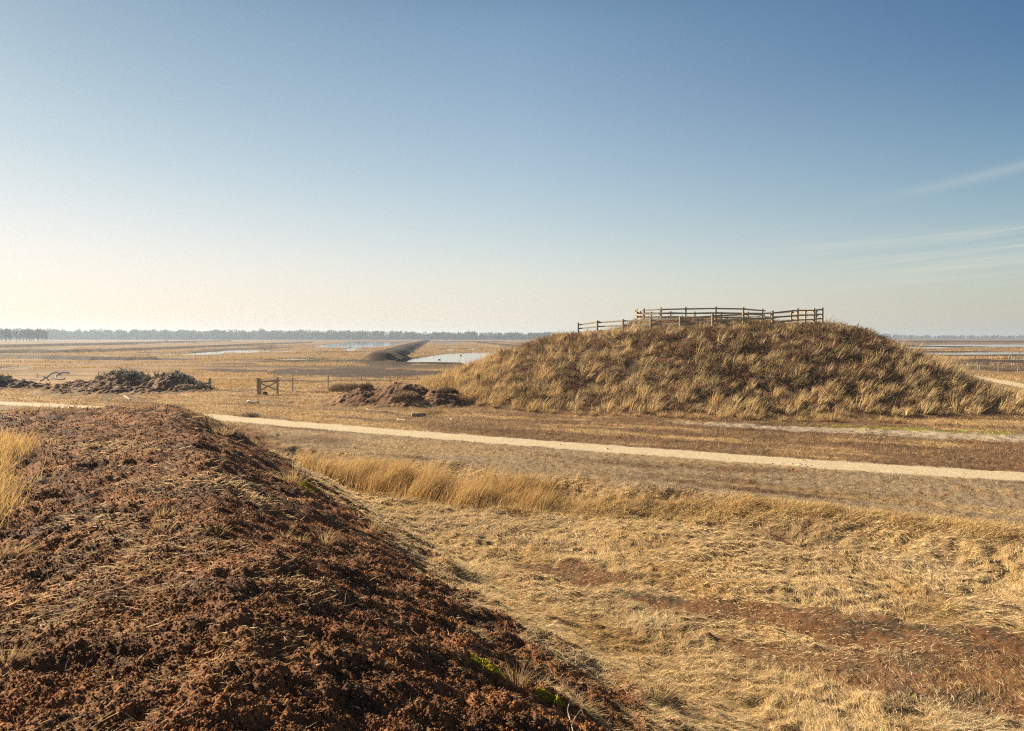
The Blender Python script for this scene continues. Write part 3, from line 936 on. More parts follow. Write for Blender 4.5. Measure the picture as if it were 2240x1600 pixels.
tag(blade_obj('straw_litter', M_BLADE, np.stack([X, Y, z + .014], 1), D, np.exp(rng.normal(math.log(.052), .5, n)) * (.8 + .05 * r), np.maximum(.0022, .0006 * r) * rng.uniform(.6, 1.5, n),
              rng.normal(0, .35, (n, 3)), np.array((.72, .56, .34)) * jitter(n, .25)), kind='stuff')


# ------------------------------------------------------------------ moss cushions
def tuft_mesh(n, rad, h, col, spread=1.4, wd=.004, lean=(.1, 0), bendz=-.15):
    th = rng.uniform(0, 2 * math.pi, n); q = rng.random(n) ** .7
    ox, oy = q * np.cos(th), q * np.sin(th)
    P = np.stack([ox * rad * .45, oy * rad * .45, np.full(n, -.015)], 1)
    D = np.stack([ox * spread * .5 + lean[0] + rng.normal(0, .16, n), oy * spread * .5 + lean[1] + rng.normal(0, .16, n), rng.uniform(.45, 1.1, n)], 1)
    return blades(P, D, h * rng.uniform(.35, 1.05, n), wd * rng.uniform(.7, 1.3, n), np.stack([ox * .5 + rng.normal(.1, .3, n), oy * .5 + rng.normal(0, .3, n), np.full(n, bendz * 1.6)], 1) * rng.uniform(.1, 1, (n, 1)), np.array(col) * jitter(n, .22))


def tuft(name, label, cat, u, v, zz, n, rad, h, col, m=None, group=None, **kw):
    x, y = G(u, v, zz)
    for _ in range(6):                            # settle on the real surface under that bearing
        X1, Y1 = np.array([x]), np.array([y])
        zg = float(grounded(X1, Y1)[0][0])
        x, y = G(u, v, zg)
    V, lp, stt, tot, cc = tuft_mesh(n, rad, h, col, **kw)
    o = link(name, raw_mesh(name, V, None, lp, stt, tot, cc), m or M_BLADE, None, (x, y, zg))
    return tag(o, label, cat, group)


def moss(label, u, v, zz, rx, ry):
    x, y = G(u, v, zz)
    for _ in range(6):
        zg = float(grounded(np.array([x]), np.array([y]))[0][0])
        x, y = G(u, v, zg)
    n = int(2600 * min(1, rx * ry * 14 + .25))
    th = rng.uniform(0, 2 * math.pi, n); q = np.sqrt(rng.random(n))
    px, py = x + q * np.cos(th) * rx, y + q * np.sin(th) * ry
    pz = grounded(px, py)[0]
    kp = pn(px * 9, py * 9, 77) > -.6
    px, py, pz = px[kp], py[kp], pz[kp]
    n = len(px)
    D = np.stack([rng.normal(0, .6, n), rng.normal(0, .6, n), np.ones(n)], 1)
    o = blade_obj('moss', M_BLADE, np.stack([px, py, pz], 1), D, rng.uniform(.008, .022, n), rng.uniform(.006, .014, n), rng.normal(0, .3, (n, 3)), np.array((.55, .53, .02)) * jitter(n, .3))
    return tag(o, label, 'moss')


moss('bright yellow green moss cushion beside the tall dry tuft at the bank edge', 1068, 1452, 1.5, .17, .10)
moss('thin streak of green moss on the peat, lower right of the tall tuft', 1205, 1529, 1.4, .15, .06)
moss('small dull green moss patch under the wispy tuft high on the bank edge', 672, 1062, 1.2, .3, .2)

TC = (.50, .36, .19)
tuft('grass_tuft', 'tall dry grass tuft standing among moss near the bottom of the photo', 'grass tuft', 1132, 1500, 2.0, 60, .14, .36, TC, wd=.004, spread=1.0)
tuft('grass_tuft', 'bristly pale grass tuft on bare peat, its stalks fanned out', 'grass tuft', 710, 1190, 1.9, 70, .18, .36, TC, wd=.008)
tuft('grass_tuft', 'low straw coloured grass tuft in the middle of the peat bank', 'grass tuft', 470, 1166, 2.2, 120, .28, .16, TC, wd=.008)
tuft('grass_tuft', 'small round grass tuft above the straw patch on the peat', 'grass tuft', 355, 1128, 2.2, 80, .2, .15, TC, wd=.009)
tuft('grass_tuft', 'short grass tuft inside the scattered straw patch on the peat', 'grass tuft', 350, 1158, 2.2, 90, .24, .16, TC, wd=.008)
tuft('grass_tuft', 'loose wispy tuft with tall thin stalks on the shaded bank edge', 'grass tuft', 640, 1058, 1.3, 90, .4, .62, TC, wd=.010)
tuft('grass_tuft', 'dense pale grass tuft near the far end of the peat bank', 'grass tuft', 488, 950, 1.5, 130, .55, .38, TC, wd=.014)
tuft('grass_tuft', 'sparse upright tuft left of the bristly fanned tuft', 'grass tuft', 622, 1174, 1.9, 30, .12, .2, TC, wd=.008)
tuft('grass_tuft', 'small spiky tuft between the sparse tuft and the bristly fanned one', 'grass tuft', 655, 1184, 1.9, 45, .2, .14, TC, wd=.008)
tuft('grass_tuft', 'wispy grey tuft on the dark flank of the bank below the tawny stand', 'grass tuft', 815, 1165, .6, 60, .3, .36, TC, wd=.009)
tuft('grass_tuft', 'long pale tuft at the left edge of the photo on the peat', 'grass tuft', 12, 1222, 2.3, 110, .28, .34, TC, wd=.006, lean=(.45, 0))
tuft('grass_tuft', 'tangled dry tuft in the lower left corner on the peat', 'grass tuft', 25, 1440, 2.4, 60, .16, .2, TC, wd=.004, lean=(.4, 0))
tuft('grass_tuft', 'tall stalky tuft rising from the straw beside the thin upright stem', 'grass tuft', 1440, 1520, -.4, 70, .35, .42, TC, wd=.006, lean=(.3, 0))


# ------------------------------------------------------------------ timber, posts, gates
def tube(pts, rads, sides=6, cap=True):
    bm = bmesh.new()
    pts = [Vector(p) for p in pts]
    rings = []
    up = None
    for i, p in enumerate(pts):
        d = (pts[min(i + 1, len(pts) - 1)] - pts[max(i - 1, 0)]).normalized()
        a = (up if up is not None else (Vector((0, 0, 1)) if abs(d.z) < .9 else Vector((1, 0, 0))))
        x = d.cross(a).normalized(); y = d.cross(x).normalized(); up = -y if up is None else up
        r = rads[i] if hasattr(rads, '__len__') else rads
        rings.append([bm.verts.new(p + (x * math.cos(t) + y * math.sin(t)) * r) for t in [2 * math.pi * k / sides for k in range(sides)]])
    for a, b in zip(rings[:-1], rings[1:]):
        for k in range(sides):
            bm.faces.new((a[k], a[(k + 1) % sides], b[(k + 1) % sides], b[k]))
    if cap:
        bm.faces.new(rings[0][::-1]); bm.faces.new(rings[-1])
    return bm


def to_obj(name, bm, m, parent=None, smooth=False, loc=None):
    bmesh.ops.recalc_face_normals(bm, faces=bm.faces)
    me = bpy.data.meshes.new(name)
    bm.to_mesh(me); bm.free()
    if smooth:
        for p in me.polygons: p.use_smooth = True
    return link(name, me, m, parent, loc)


def plank_bm(a, b, w, t, bev=.008, jit=.004):
    """a sawn timber from a to b, w high and t thick, edges eased"""
    a, b = Vector(a), Vector(b)
    d = (b - a); ln = d.length; d.normalize()
    side = d.cross(Vector((0, 0, 1)))
    side = side.normalized() if side.length > .2 else Vector((1, 0, 0))
    upv = side.cross(d).normalized()
    bm = bmesh.new()
    n = 5
    rows = []
    for i in range(n):
        f = i / (n - 1)
        c = a + d * ln * f
        jw, jt = w * .5 + random.uniform(-jit, jit), t * .5 + random.uniform(-jit, jit) * .5
        rows.append([bm.verts.new(c + side * sx * jt + upv * sy * jw) for sx, sy in ((-1, -1), (1, -1), (1, 1), (-1, 1))])
    for p, q in zip(rows[:-1], rows[1:]):
        for k in range(4):
            bm.faces.new((p[k], p[(k + 1) % 4], q[(k + 1) % 4], q[k]))
    bm.faces.new(rows[0][::-1]); bm.faces.new(rows[-1])
    bmesh.ops.recalc_face_normals(bm, faces=bm.faces)
    bmesh.ops.bevel(bm, geom=[e for e in bm.edges if e.calc_face_angle(0) > .8], offset=bev, segments=1, affect='EDGES')
    return bm


def rail_fence(name, label, pts, group):
    """pts: (u, v_top, Y, base drop, lean) per post. Rails are nailed on the outside of the posts."""
    tops = [AT(u, v, Y) for u, v, Y, *_ in pts]
    gz = [t.z - 1.22 for t in tops]
    root = thing(name, label, 'fence', (tops[0].x, tops[0].y, gz[0]), 0, group)
    base = Vector(root.location)
    cen = sum(tops, Vector()) / len(tops)
    for t, p in zip(tops, pts):
        lean = p[3] if len(p) > 3 else 0
        f = Vector((t.x - lean * .012, t.y, min(t.z - 1.3, zc(t.x, t.y) - .1)))
        to_obj('post', plank_bm(f - base, t - base, .15, .13, .012), M_WOOD, root)
    for i in range(len(tops) - 1):
        a, b = tops[i], tops[i + 1]
        d = (b - a).normalized()
        n = Vector((-d.y, d.x, 0)).normalized() * .095
        for kk, dz in enumerate((.16, .50, .84)):
            jit = random.uniform(-.025, .025)
            off = n if (i + kk) % 2 else n * 1.35
            to_obj('rail', plank_bm(a + off - d * .18 - Vector((0, 0, dz + jit)) - base, b + off + d * .18 - Vector((0, 0, dz - jit)) - base, .115, .045, .006), M_WOOD, root)
    return root


rail_fence('rail_fence', 'weathered three rail fence climbing the ramp along the front of the mound', [
    (1265, 706, 59.0), (1307, 701, 57.2), (1363, 698.5, 55.2), (1424, 696, 53.4), (1488, 692.5, 51.8), (1559, 686.5, 50.6), (1626, 683.5, 50.0),
    (1690, 680, 50.2), (1745, 675, 51.2), (1781, 674.5, 53.0), (1799, 673, 55.2, -3)], 'fences on the viewing mound')
rail_fence('rail_fence', 'weathered three rail fence ringing the top platform of the mound', [
    (1668, 676, 56.2, 6), (1626, 672, 55.8), (1566, 671, 55.8), (1500, 672, 56.3), (1446, 673, 57.2), (1409, 675, 58.6), (1394, 677, 60.4, -4), (1401, 681, 62.5),
    (1425, 682, 64.3), (1467, 681, 65.6), (1520, 682, 66.4), (1578, 682.5, 66.6), (1636, 682, 66.2), (1686, 681.5, 65.2), (1731, 680, 63.6), (1762, 678, 61.6), (1785, 677, 59.2)], 'fences on the viewing mound')

# field gate with a yellow sign
gx, gy = G(567, 863)
gz = zc(gx, gy)
gate = thing('field_gate', 'grey wooden gate with crossed braces and a small yellow sign', 'gate', (gx, gy, gz))
S = gy / FPX
to_obj('post', plank_bm((-.10, .02, -.3), (-.10, 0, 1.22), .13, .12, .01), M_WOOD, gate)
to_obj('post', plank_bm((.09, -.02, -.3), (.08, -.04, 1.2), .15, .14, .01), M_WOOD, gate)
to_obj('post', plank_bm((1.26, .25, -.3), (1.29, .22, 1.28), .13, .12, .01), M_WOOD, gate)
to_obj('top_rail', plank_bm((.12, -.09, .94), (1.46, .12, 1.0), .12, .05, .006), M_WOOD, gate)
to_obj('brace', plank_bm((.16, -.06, .80), (1.34, .14, .32), .10, .045, .006), M_WOOD, gate)
to_obj('brace', plank_bm((.16, -.11, .34), (1.44, .06, .98), .10, .045, .006), M_WOOD, gate)
sg = to_obj('sign_plate', plank_bm((.28, -.06, 1.13), (.44, -.24, 1.13), .19, .015, .003), M_SIGN, gate)
bm = tube([(0.315, -.115, 1.10), (.34, -.142, 1.15), (.365, -.170, 1.16), (.39, -.198, 1.11)], [.012, .02, .022, .012], 6)
to_obj('pictogram', bm, M_INK, sg)

# wire fences with slim posts
def wire_fence(label, posts, wires=2, hgt=1.1):
    P = []
    for u, v, hpx in posts:
        x, y = G(u, v)
        P.append((Vector((x, y, zc(x, y))), hpx * y / FPX))
    root = thing('wire_fence', label, 'fence', P[0][0])
    base = Vector(root.location)
    for p, h in P:
        lx = random.uniform(-.05, .05)
        to_obj('post', tube([p - base - Vector((0, 0, .2)), p - base + Vector((lx, 0, h * .5)), p - base + Vector((lx * 1.5, 0, h))], [.055, .05, .045], 7), M_WOOD, root)
    for w in range(wires):
        f = .55 + .35 * w
        to_obj('wire', tube([p - base + Vector((0, -.05, h * f)) for p, h in P], .008, 4), M_WIRE, root)
    return root


wire_fence('thin post and wire fence running from the gate to behind the mound', [(640, 857, 32), (717, 851, 30), (790, 836, 16), (853, 833, 15), (913, 831, 15), (974, 820, 12)])
wire_fence('pale post and wire fence beyond the right foot of the mound', [(2102, 802, 8), (2139, 809, 17), (2184, 815, 20), (2226, 817, 16), (2290, 820, 18)])
x, y = G(2143, 809.5)
tag(to_obj('fence_post', tube([(x, y, -.2), (x + .02, y, .4), (x + .02, y, .75)], [.05, .05, .045], 7), M_WOOD), 'short pale post right beside a taller fence post far right', 'post')
x, y = G(81, 827)
tag(to_obj('stake', tube([(x, y, -.2), (x + .02, y, .25), (x + .03, y, .5)], [.035, .03, .025], 6), M_WOOD), 'thin dark stake standing left of the pipe coils', 'stake')
x, y = G(459, 851)
rf = thing('rail_post', 'thick wooden post with a side rail behind the stump heap', 'fence post', (x, y, zc(x, y)))
to_obj('post', plank_bm((0, 0, -.3), (.02, 0, .86), .17, .16, .012), M_WOOD, rf)
to_obj('rail', plank_bm((-.08, -.02, .44), (-2.3, .6, .46), .14, .05, .006), M_WOOD, rf)


# ------------------------------------------------------------------ heaps
def heap(name, label, cat, cx, cy, hx, hy, res, lumps, seed, basecol, light, amp=.12):
    nx, ny = int(2 * hx / res), int(2 * hy / res)
    gx, gy = np.meshgrid(np.linspace(-hx, hx, nx), np.linspace(-hy, hy, ny), indexing='xy')
    X, Y = (cx + gx).ravel(), (cy + gy).ravel()
    h = np.zeros_like(X)
    for lx, ly, sx, sy, hh in lumps:
        q = ((X - cx - lx) / sx) ** 2 + ((Y - cy - ly) / sy) ** 2
        h = np.maximum(h, hh * (1.12 * np.exp(-q * 1.1) - .12)) + .12 * hh * np.exp(-q)
    h = h + ss(0, .35, h) * (amp * fbm(X * 1.3, Y * 1.3, seed, 3) + amp * .8 * (.5 - worley(X * 3.0, Y * 3.0, seed + 9)) + amp * .35 * pn(X * 7, Y * 7, seed + 4))
    zg, _ = land(X, Y)
    n1 = fbm(X * .6, Y * .6, seed + 20, 3)
    col = mix(np.broadcast_to(np.array(basecol), X.shape + (3,)), np.array(light), ss(-.2, .7, n1))
    col = mix(col, TAN * .8, (1 - ss(.05, .4, h)) * .8)
    V = np.stack([X - cx, Y - cy, zg + h - .06], 1)
    i = (np.arange(ny - 1)[:, None] * nx + np.arange(nx - 1)[None]).ravel()
    Q = np.stack([i, i + 1, i + nx + 1, i + nx], 1)
    Q = Q[(h[Q] > -.0).any(1) & (h[Q].max(1) > .02)]
    used, inv = np.unique(Q.ravel(), return_inverse=True)
    o = link(name, quads_mesh(name, V[used], inv.reshape(-1, 4), col[used], smooth=True), M_SOIL, None, (cx, cy, 0))
    tag(o, label, cat)

    def hz(x, y):
        a = np.array([float(x)]); b = np.array([float(y)])
        hh_ = 0.0
        for lx, ly, sx, sy, hv in lumps:
            q = ((x - cx - lx) / sx) ** 2 + ((y - cy - ly) / sy) ** 2
            hh_ = max(hh_, hv * (1.12 * math.exp(-q * 1.1) - .12)) + .12 * hv * math.exp(-q)
        return zc(x, y) + hh_ - .06
    return hz


rx, ry = G(285, 866); ry += 4.5
rx = (285 - 1120) / FPX * ry
root_hz = heap('stump_heap', 'long heap of red brown peat and debris under bleached stumps', 'heap', rx, ry, 8.2, 6.5, .07,
               [(-1.0, .8, 3.0, 2.9, 1.3), (3.0, .3, 2.5, 2.7, 1.15), (-4.2, .6, 2.8, 2.5, .75), (4.8, -.4, 1.8, 1.9, .6), (-.4, -2.4, 5.2, 2.2, .5)], 600, (.16, .078, .042), (.30, .19, .11), .15)
lx_, ly_ = (-10 - 1120) / FPX * 58.5, 58.5
left_hz = heap('stump_heap', 'low dark peat heap cut by the left edge of the photo', 'heap', lx_, ly_, 5.5, 4, .08,
               [(-1.0, .3, 3.0, 2.0, 1.05), (2.0, .2, 1.8, 1.6, .6)], 620, (.13, .07, .042), (.24, .155, .09), .13)
px_, py_ = (866 - 1120) / FPX * 44.0, 44.0
peat_hz = heap('peat_heap', 'crumbly brown peat heap with heather bushes in front of the mound', 'heap', px_, py_, 6.0, 4.2, .06,
               [(.3, .5, 2.7, 2.2, 1.18), (-2.0, .5, 2.5, 2.2, .98), (2.4, .0, 1.7, 1.9, .85), (-3.0, -1.0, 2.4, 1.4, .3), (.3, -1.6, 3.0, 1.2, .35)], 640, (.17, .085, .045), (.28, .165, .085), .09)


def stump_bm(seed):
    rd = random.Random(seed)
    bm = bmesh.new()
    bmesh.ops.create_icosphere(bm, subdivisions=2, radius=1)
    sx, sy, sz = rd.uniform(.16, .26), rd.uniform(.16, .26), rd.uniform(.22, .4)
    for v in bm.verts:
        f = 1 + .35 * math.sin(v.co.x * 5 + seed) * math.cos(v.co.y * 6 - seed) + rd.uniform(-.16, .16)
        v.co = Vector((v.co.x * sx * f, v.co.y * sy * f, v.co.z * sz * f))
    for k in range(rd.randint(5, 8)):
        a = rd.uniform(0, 2 * math.pi); e = rd.uniform(-.5, .9)
        d = Vector((math.cos(a) * math.cos(e), math.sin(a) * math.cos(e), math.sin(e)))
        side = Vector((rd.uniform(-1, 1), rd.uniform(-1, 1), rd.uniform(-1, 1))) * .18
        ln = rd.uniform(.28, .52)
        t = tube([d * .05, d * ln * .4 + side * .3, d * ln * .75 + side * .8, d * ln + side * 1.5], [rd.uniform(.075, .12), .07, .045, .018], 6)
        me = bpy.data.meshes.new('t'); t.to_mesh(me); t.free(); bm.from_mesh(me); bpy.data.meshes.remove(me)
    return bm


protos = []
for s_ in range(7):
    bm = stump_bm(s_ * 3 + 1)
    bmesh.ops.recalc_face_normals(bm, faces=bm.faces)
    me = bpy.data.meshes.new('bog_stump'); bm.to_mesh(me); bm.free(); me.materials.append(M_STUMP)
    protos.append(me)


def drop_stumps(hz, spots, label, group):
    for x, y, s in spots:
        o = bpy.data.objects.new('bog_stump', protos[random.randrange(7)])
        C.objects.link(o)
        o.location = (x, y, hz(x, y) + .1 * s)
        o.rotation_euler = (random.uniform(0, 6.28), random.uniform(0, 6.28), random.uniform(0, 6.28))
        o.scale = (s, s, s * random.uniform(.8, 1.2))
        tag(o, label, 'tree stump', group)


sp_ = []
for i in range(115):
    x = rx + random.choice([random.gauss(-.8, 1.5), random.gauss(3.0, 1.15), random.uniform(-3, 5)])
    y = ry + random.gauss(.9, .6)
    sp_.append((x, y, random.uniform(.35, .8)))
for i in range(26):
    sp_.append((rx + random.uniform(3.2, 5.9), ry + random.gauss(.0, .6), random.uniform(.3, .55)))
for i in range(44):
    sp_.append((rx + random.uniform(-3.6, 4.2), ry + random.uniform(-1.8, .4), random.uniform(.14, .34)))
drop_stumps(root_hz, sp_, 'bleached grey stump tangled with others on the long stump heap', 'stumps on the long heap')
drop_stumps(left_hz, [(lx_ + random.gauss(-.2, 1.4), ly_ + random.gauss(.2, .6), random.uniform(.3, .65)) for _ in range(28)], 'mossy stump piled on the low heap at the left edge', 'stumps on the low left heap')


def px_tube(name, label, cat, pts, Y, r, m, sides=8):
    P = [AT(u, v, Y + dy) for u, v, dy in pts]
    # smooth the run with Catmull-Rom
    out = []
    for i in range(len(P) - 1):
        p0, p1, p2, p3 = P[max(i - 1, 0)], P[i], P[i + 1], P[min(i + 2, len(P) - 1)]
        for t in [k / 5 for k in range(5)]:
            out.append(.5 * ((2 * p1) + (p2 - p0) * t + (2 * p0 - 5 * p1 + 4 * p2 - p3) * t * t + (3 * p1 - p0 - 3 * p2 + p3) * t ** 3))
    out.append(P[-1])
    b = out[0].copy()
    return tag(to_obj(name, tube([p - b for p in out], r, sides), m, smooth=True, loc=b), label, cat)


px_tube('drain_pipe', 'grey flexible pipe bent in an arch, lower end on the ground', 'pipe', [(88, 834, -.8), (97, 829, -.5), (106, 823, -.3), (113, 817.5, 0), (121, 815.5, .2), (128, 816.5, .4), (133, 822, .5)], ry + .6, .062, M_PIPE)
px_tube('drain_pipe', 'grey flexible pipe curled in an open loop against the stumps', 'pipe', [(152, 816.5, .5), (140, 815.5, .4), (130, 818, .2), (122.5, 824, -.1), (124, 828.5, -.4), (132, 830, -.6), (142, 829, -.7)], ry + .3, .062, M_PIPE)
px_tube('drain_pipe', 'short grey pipe end curving above the ground left of the arch', 'pipe', [(93, 825, 0), (98, 825.5, .1), (103, 828.5, .1), (107, 833, 0)], ry, .045, M_PIPE)
px_tube('drain_pipe', 'short piece of grey pipe lying under the open loop', 'pipe', [(111, 830, -.2), (117, 828.5, -.3), (123, 829.5, -.4)], ry, .045, M_PIPE)


# heather bushes with body
def bush(name, label, x, y, zb, rx_, ry_, h, col, n, cat='bush', group=None):
    th = rng.uniform(0, 2 * math.pi, n); q = np.sqrt(rng.random(n)); up = np.sqrt(np.clip(1 - q * q, 0, 1)) * rng.uniform(.3, 1, n)
    ox, oy = q * np.cos(th), q * np.sin(th)
    lump = 1 + .25 * pn(ox * 2.2 + x, oy * 2.2 + y, 91)
    P = np.stack([ox * rx_ * lump, oy * ry_ * lump, up * h * .7 * lump], 1)
    D = np.stack([ox * .8 + rng.normal(0, .3, n), oy * .8 + rng.normal(0, .3, n), .5 + up], 1)
    root = thing(name, label, cat, (x, y, zb), 0, group)
    blade_obj('twigs', M_TWIG, P, D, h * rng.uniform(.25, .5, n), rng.uniform(.018, .035, n), rng.normal(0, .3, (n, 3)), np.array(col) * jitter(n, .3), parent=root)
    bm = bmesh.new()
    for k in range(7):
        a = random.uniform(0, 6.28)
        t = tube([(0, 0, -.15), (math.cos(a) * rx_ * .3, math.sin(a) * ry_ * .3, h * .3), (math.cos(a) * rx_ * .6, math.sin(a) * ry_ * .6, h * .6)], [.03, .02, .008], 5)
        me = bpy.data.meshes.new('t'); t.to_mesh(me); t.free(); bm.from_mesh(me); bpy.data.meshes.remove(me)
    to_obj('stems', bm, M_STUMP, root)
    return root


HB = (.24, .165, .11)
for (u, yo, rx_, h, label, col, n) in [
        (763, 1.0, 1.25, .62, 'large rounded brown heather bush on the left of the peat heap', HB, 2600),
        (838, 2.2, .55, .50, 'small dark bush sticking up behind the top of the peat heap', (.20, .135, .085), 900),
        (905, 1.7, .75, .28, 'flat brown heather patch along the crest of the peat heap', HB, 1100),
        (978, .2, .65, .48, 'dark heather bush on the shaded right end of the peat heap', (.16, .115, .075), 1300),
        (885, -1.1, .85, .32, 'low tan heather bush on the front face of the peat heap', (.30, .21, .13), 1200),
        (798, .6, .5, .35, 'small bush joined to the right of the large rounded one', (.19, .13, .085), 700)]:
    y = py_ + yo; x = (u - 1120) / FPX * y
    bush('heather_bush', label, x, y, peat_hz(x, y) - .03, rx_, rx_ * .75, h, col, n, 'bush', 'bushes on the peat heap')
x, y = G(940, 904)
V, lp, stt, tot, cc = tuft_mesh(520, 1.5, .48, (.40, .28, .15), spread=1.0, wd=.016, lean=(.15, 0))
tag(link('grass_tuft', raw_mesh('grass_tuft', V, None, lp, stt, tot, cc), M_BLADE, None, (x, y, zc(x, y))), 'wide straw coloured tuft at the right front of the peat heap', 'grass tuft')
for u, v, w, h, label in [(700, 893 - 33, .7, .3, 'dull brown scrub left of the peat heap foot'), (175 + 60, 900, .9, .22, 'low grey brown scrub by the left bend of the path'), (335, 897, .9, .25, 'dark low scrub at the path edge left of the gap in the view'), (545, 912, .5, .3, 'small dark sprig beside the path near the end of the bank')]:
    x, y = G(u, v)
    bush('scrub', label, x, y, zc(x, y) - .02, w, w * .5, h, (.38, .28, .18), 420, 'shrub')


# loose wood
def log_obj(name, label, cat, u0, v0, u1, v1, r, m, z=0.05, wob=.02):
    (x0, y0), (x1, y1) = G(u0, v0, z), G(u1, v1, z)
    a = Vector((x0, y0, zc(x0, y0) + r * .7)); b = Vector((x1, y1, zc(x1, y1) + r * .7))
    n = 6
    pts = [a.lerp(b, i / n) - a + Vector((random.uniform(-wob, wob), random.uniform(-wob, wob), random.uniform(-wob, wob) * .5)) for i in range(n + 1)]
    rd = [r * (.8 + .25 * random.random()) * (1 - .25 * i / n) for i in range(n + 1)]
    return tag(to_obj(name, tube(pts, rd, 8), m, smooth=True, loc=a), label, cat)


log_obj('log', 'bleached white log lying on the grass in front of the gate', 'log', 541, 881.5, 566, 882.5, .1, M_LOG)
log_obj('stick', 'short white stick lying left of the squared timber', 'stick', 869, 915, 889, 918, .035, M_LOG)
log_obj('stick', 'tiny white stick right of the squared timber', 'stick', 985, 914, 990, 917, .035, M_LOG)
log_obj('branch', 'pale crooked branch in front of the left end of the peat heap', 'branch', 622, 883, 660, 876, .035, M_STUMP, .05, .06)
log_obj('branch', 'thin grey branch lying across the foot of the peat heap', 'branch', 800, 894, 852, 899, .035, M_STUMP, .1, .06)
log_obj('branch', 'short pale branch on the red slope of the stump heap', 'branch', 272, 857.5, 285, 863, .05, M_LOG, .35, .02)
x0, y0 = G(900, 911); x1, y1 = G(932, 910)
tag(to_obj('timber', plank_bm((0, 0, .09), (x1 - x0, y1 - y0, .09), .2, .2, .015), M_WOOD, loc=(x0, y0, zc(x0, y0))), 'squared old timber block lying at the foot of the peat heap', 'timber')
x, y = G(580, 863.5)
bm = bmesh.new(); bmesh.ops.create_icosphere(bm, subdivisions=2, radius=.2)
for v in bm.verts: v.co = Vector((v.co.x * 1.0, v.co.y * .8, v.co.z * .75)) * random.uniform(.85, 1.12)
tag(to_obj('stone', bm, M_STONE, smooth=True, loc=(x, y, zc(x, y) + .08)), 'dark rounded clod lying at the foot of the gate', 'stone')


def settle(u, v, zz):
    x, y = G(u, v, zz)
    for _ in range(6):
        zg = float(grounded(np.array([x]), np.array([y]))[0][0])
        x, y = G(u, v, zg)
    return x, y, zg


def sapling(label, u, v, hpx, forks, lean=.05, m=None):
    x, y, zg = settle(u, v, -.5)
    h = hpx * y / FPX
    root = thing('bare_sapling', label, 'sapling', (x, y, zg))
    r = max(.004, .0004 * y)
    to_obj('stem', tube([(0, 0, -.05), (lean * .2 * h, 0, h * .35), (lean * .9 * h, .02, h * .7), (lean * h, 0, h)], [r * 1.3, r, r * .8, r * .4], 5), m or M_REDTWIG, root)
    for k in range(forks):
        f = random.uniform(.25, .7); sgn = random.choice((-1, 1))
        b = Vector((lean * f * h, 0, h * f))
        to_obj('twig', tube([b, b + Vector((sgn * h * .1, random.uniform(-.05, .05) * h, h * .1)), b + Vector((sgn * h * .18, 0, h * .24))], [r * .7, r * .5, r * .3], 4), m or M_REDTWIG, root)


sapling('thin red brown stem standing alone in the pale straw at right', 2036, 1300, 66, 2)
sapling('thin dark stem rising from straw right of the bank foot', 1293, 1368, 76, 1, .08)
sapling('short leaning stem at the left end of the dark peat strip', 1156, 1280, 42, 1, .35)
sapling('tall wiry stem near the bottom beside the stalky tuft', 1404, 1505, 98, 2, -.1)
sapling('small forked sprig in the straw above the dark peat strip', 1366, 1226, 32, 3, -.5)
# fallen branch in the straw
x, y, zg = settle(1700, 1190, -.5)
br = thing('dead_branch', 'dark forked dead branch lying in the straw below the grassy step', 'branch', (x, y, zg))
k_ = y / FPX
to_obj('limb', tube([(-20 * k_, .5, .26), (-8 * k_, .2, .16), (12 * k_, 0, .07), (34 * k_, -.25, .03), (50 * k_, -.3, .02)], [.008, .014, .018, .022, .02], 6), M_REDTWIG, br)
to_obj('twig', tube([(34 * k_, -.35, .02), (46 * k_, -.2, .07), (60 * k_, .1, .14)], [.022, .016, .008], 6), M_REDTWIG, br)
to_obj('twig', tube([(0, .1, .1), (18 * k_, .0, .12), (40 * k_, -.1, .16)], [.010, .008, .004], 5), M_REDTWIG, br)
# brambles at the lower edge of the bank
for lab, pts, mm in [
    ('pinkish bramble stem arching at the bottom edge right of the moss', [(1258, 1520), (1268, 1545), (1278, 1575), (1296, 1612)], M_REDTWIG),
    ('pale forked dry stem at the bottom edge below the tall tuft', [(1247, 1535), (1241, 1562), (1250, 1590), (1256, 1615)], M_STUMP),
    ('grey twig lying under the green moss streak', [(1140, 1537), (1165, 1531), (1195, 1525)], M_STUMP),
    ('pale twig bent in a fork left of the pink bramble', [(1270, 1557), (1258, 1578), (1250, 1592)], M_STUMP)]:
    P = []
    for i, (u, v) in enumerate(pts):
        x, y, zg = settle(u, v, 1.9)
        P.append(Vector((x, y, zg + .015 + .02 * (i == 1))))
    b = P[0].copy()
    tag(to_obj('twig', tube([p - b for p in P], .0042, 5), mm, loc=b), lab, 'twig')


# tussocks along the foot of the mound
V, lp, stt, tot, cc = tuft_mesh(150, .5, .62, (.50, .345, .165), spread=1.1, wd=.02, lean=(.18, 0))
tm = raw_mesh('grass_tussock', V, None, lp, stt, tot, cc)
tm.materials.append(M_BLADE)
for u, v in [(1000, 888), (1045, 893), (1085, 896), (1120, 900), (1165, 903), (1210, 905), (1255, 908), (1300, 910), (1345, 912), (1390, 914), (1440, 915), (1485, 917), (1530, 918), (1575, 919), (1620, 920), (1660, 921), (1705, 923), (1757, 923), (1800, 923), (1822, 924), (1925, 926), (1960, 927)]:
    x, y = G(u + random.uniform(-8, 8), v - 2)
    o = bpy.data.objects.new('grass_tussock', tm)
    C.objects.link(o)
    s = random.uniform(.7, 1.15)
    o.location = (x, y, zc(x, y)); o.rotation_euler = (0, 0, random.uniform(-.6, .6)); o.scale = (s, s, s * random.uniform(.8, 1.2))
    tag(o, 'pale moor grass tussock standing along the front foot of the mound', 'grass tussock', 'tussocks along the foot of the mound')


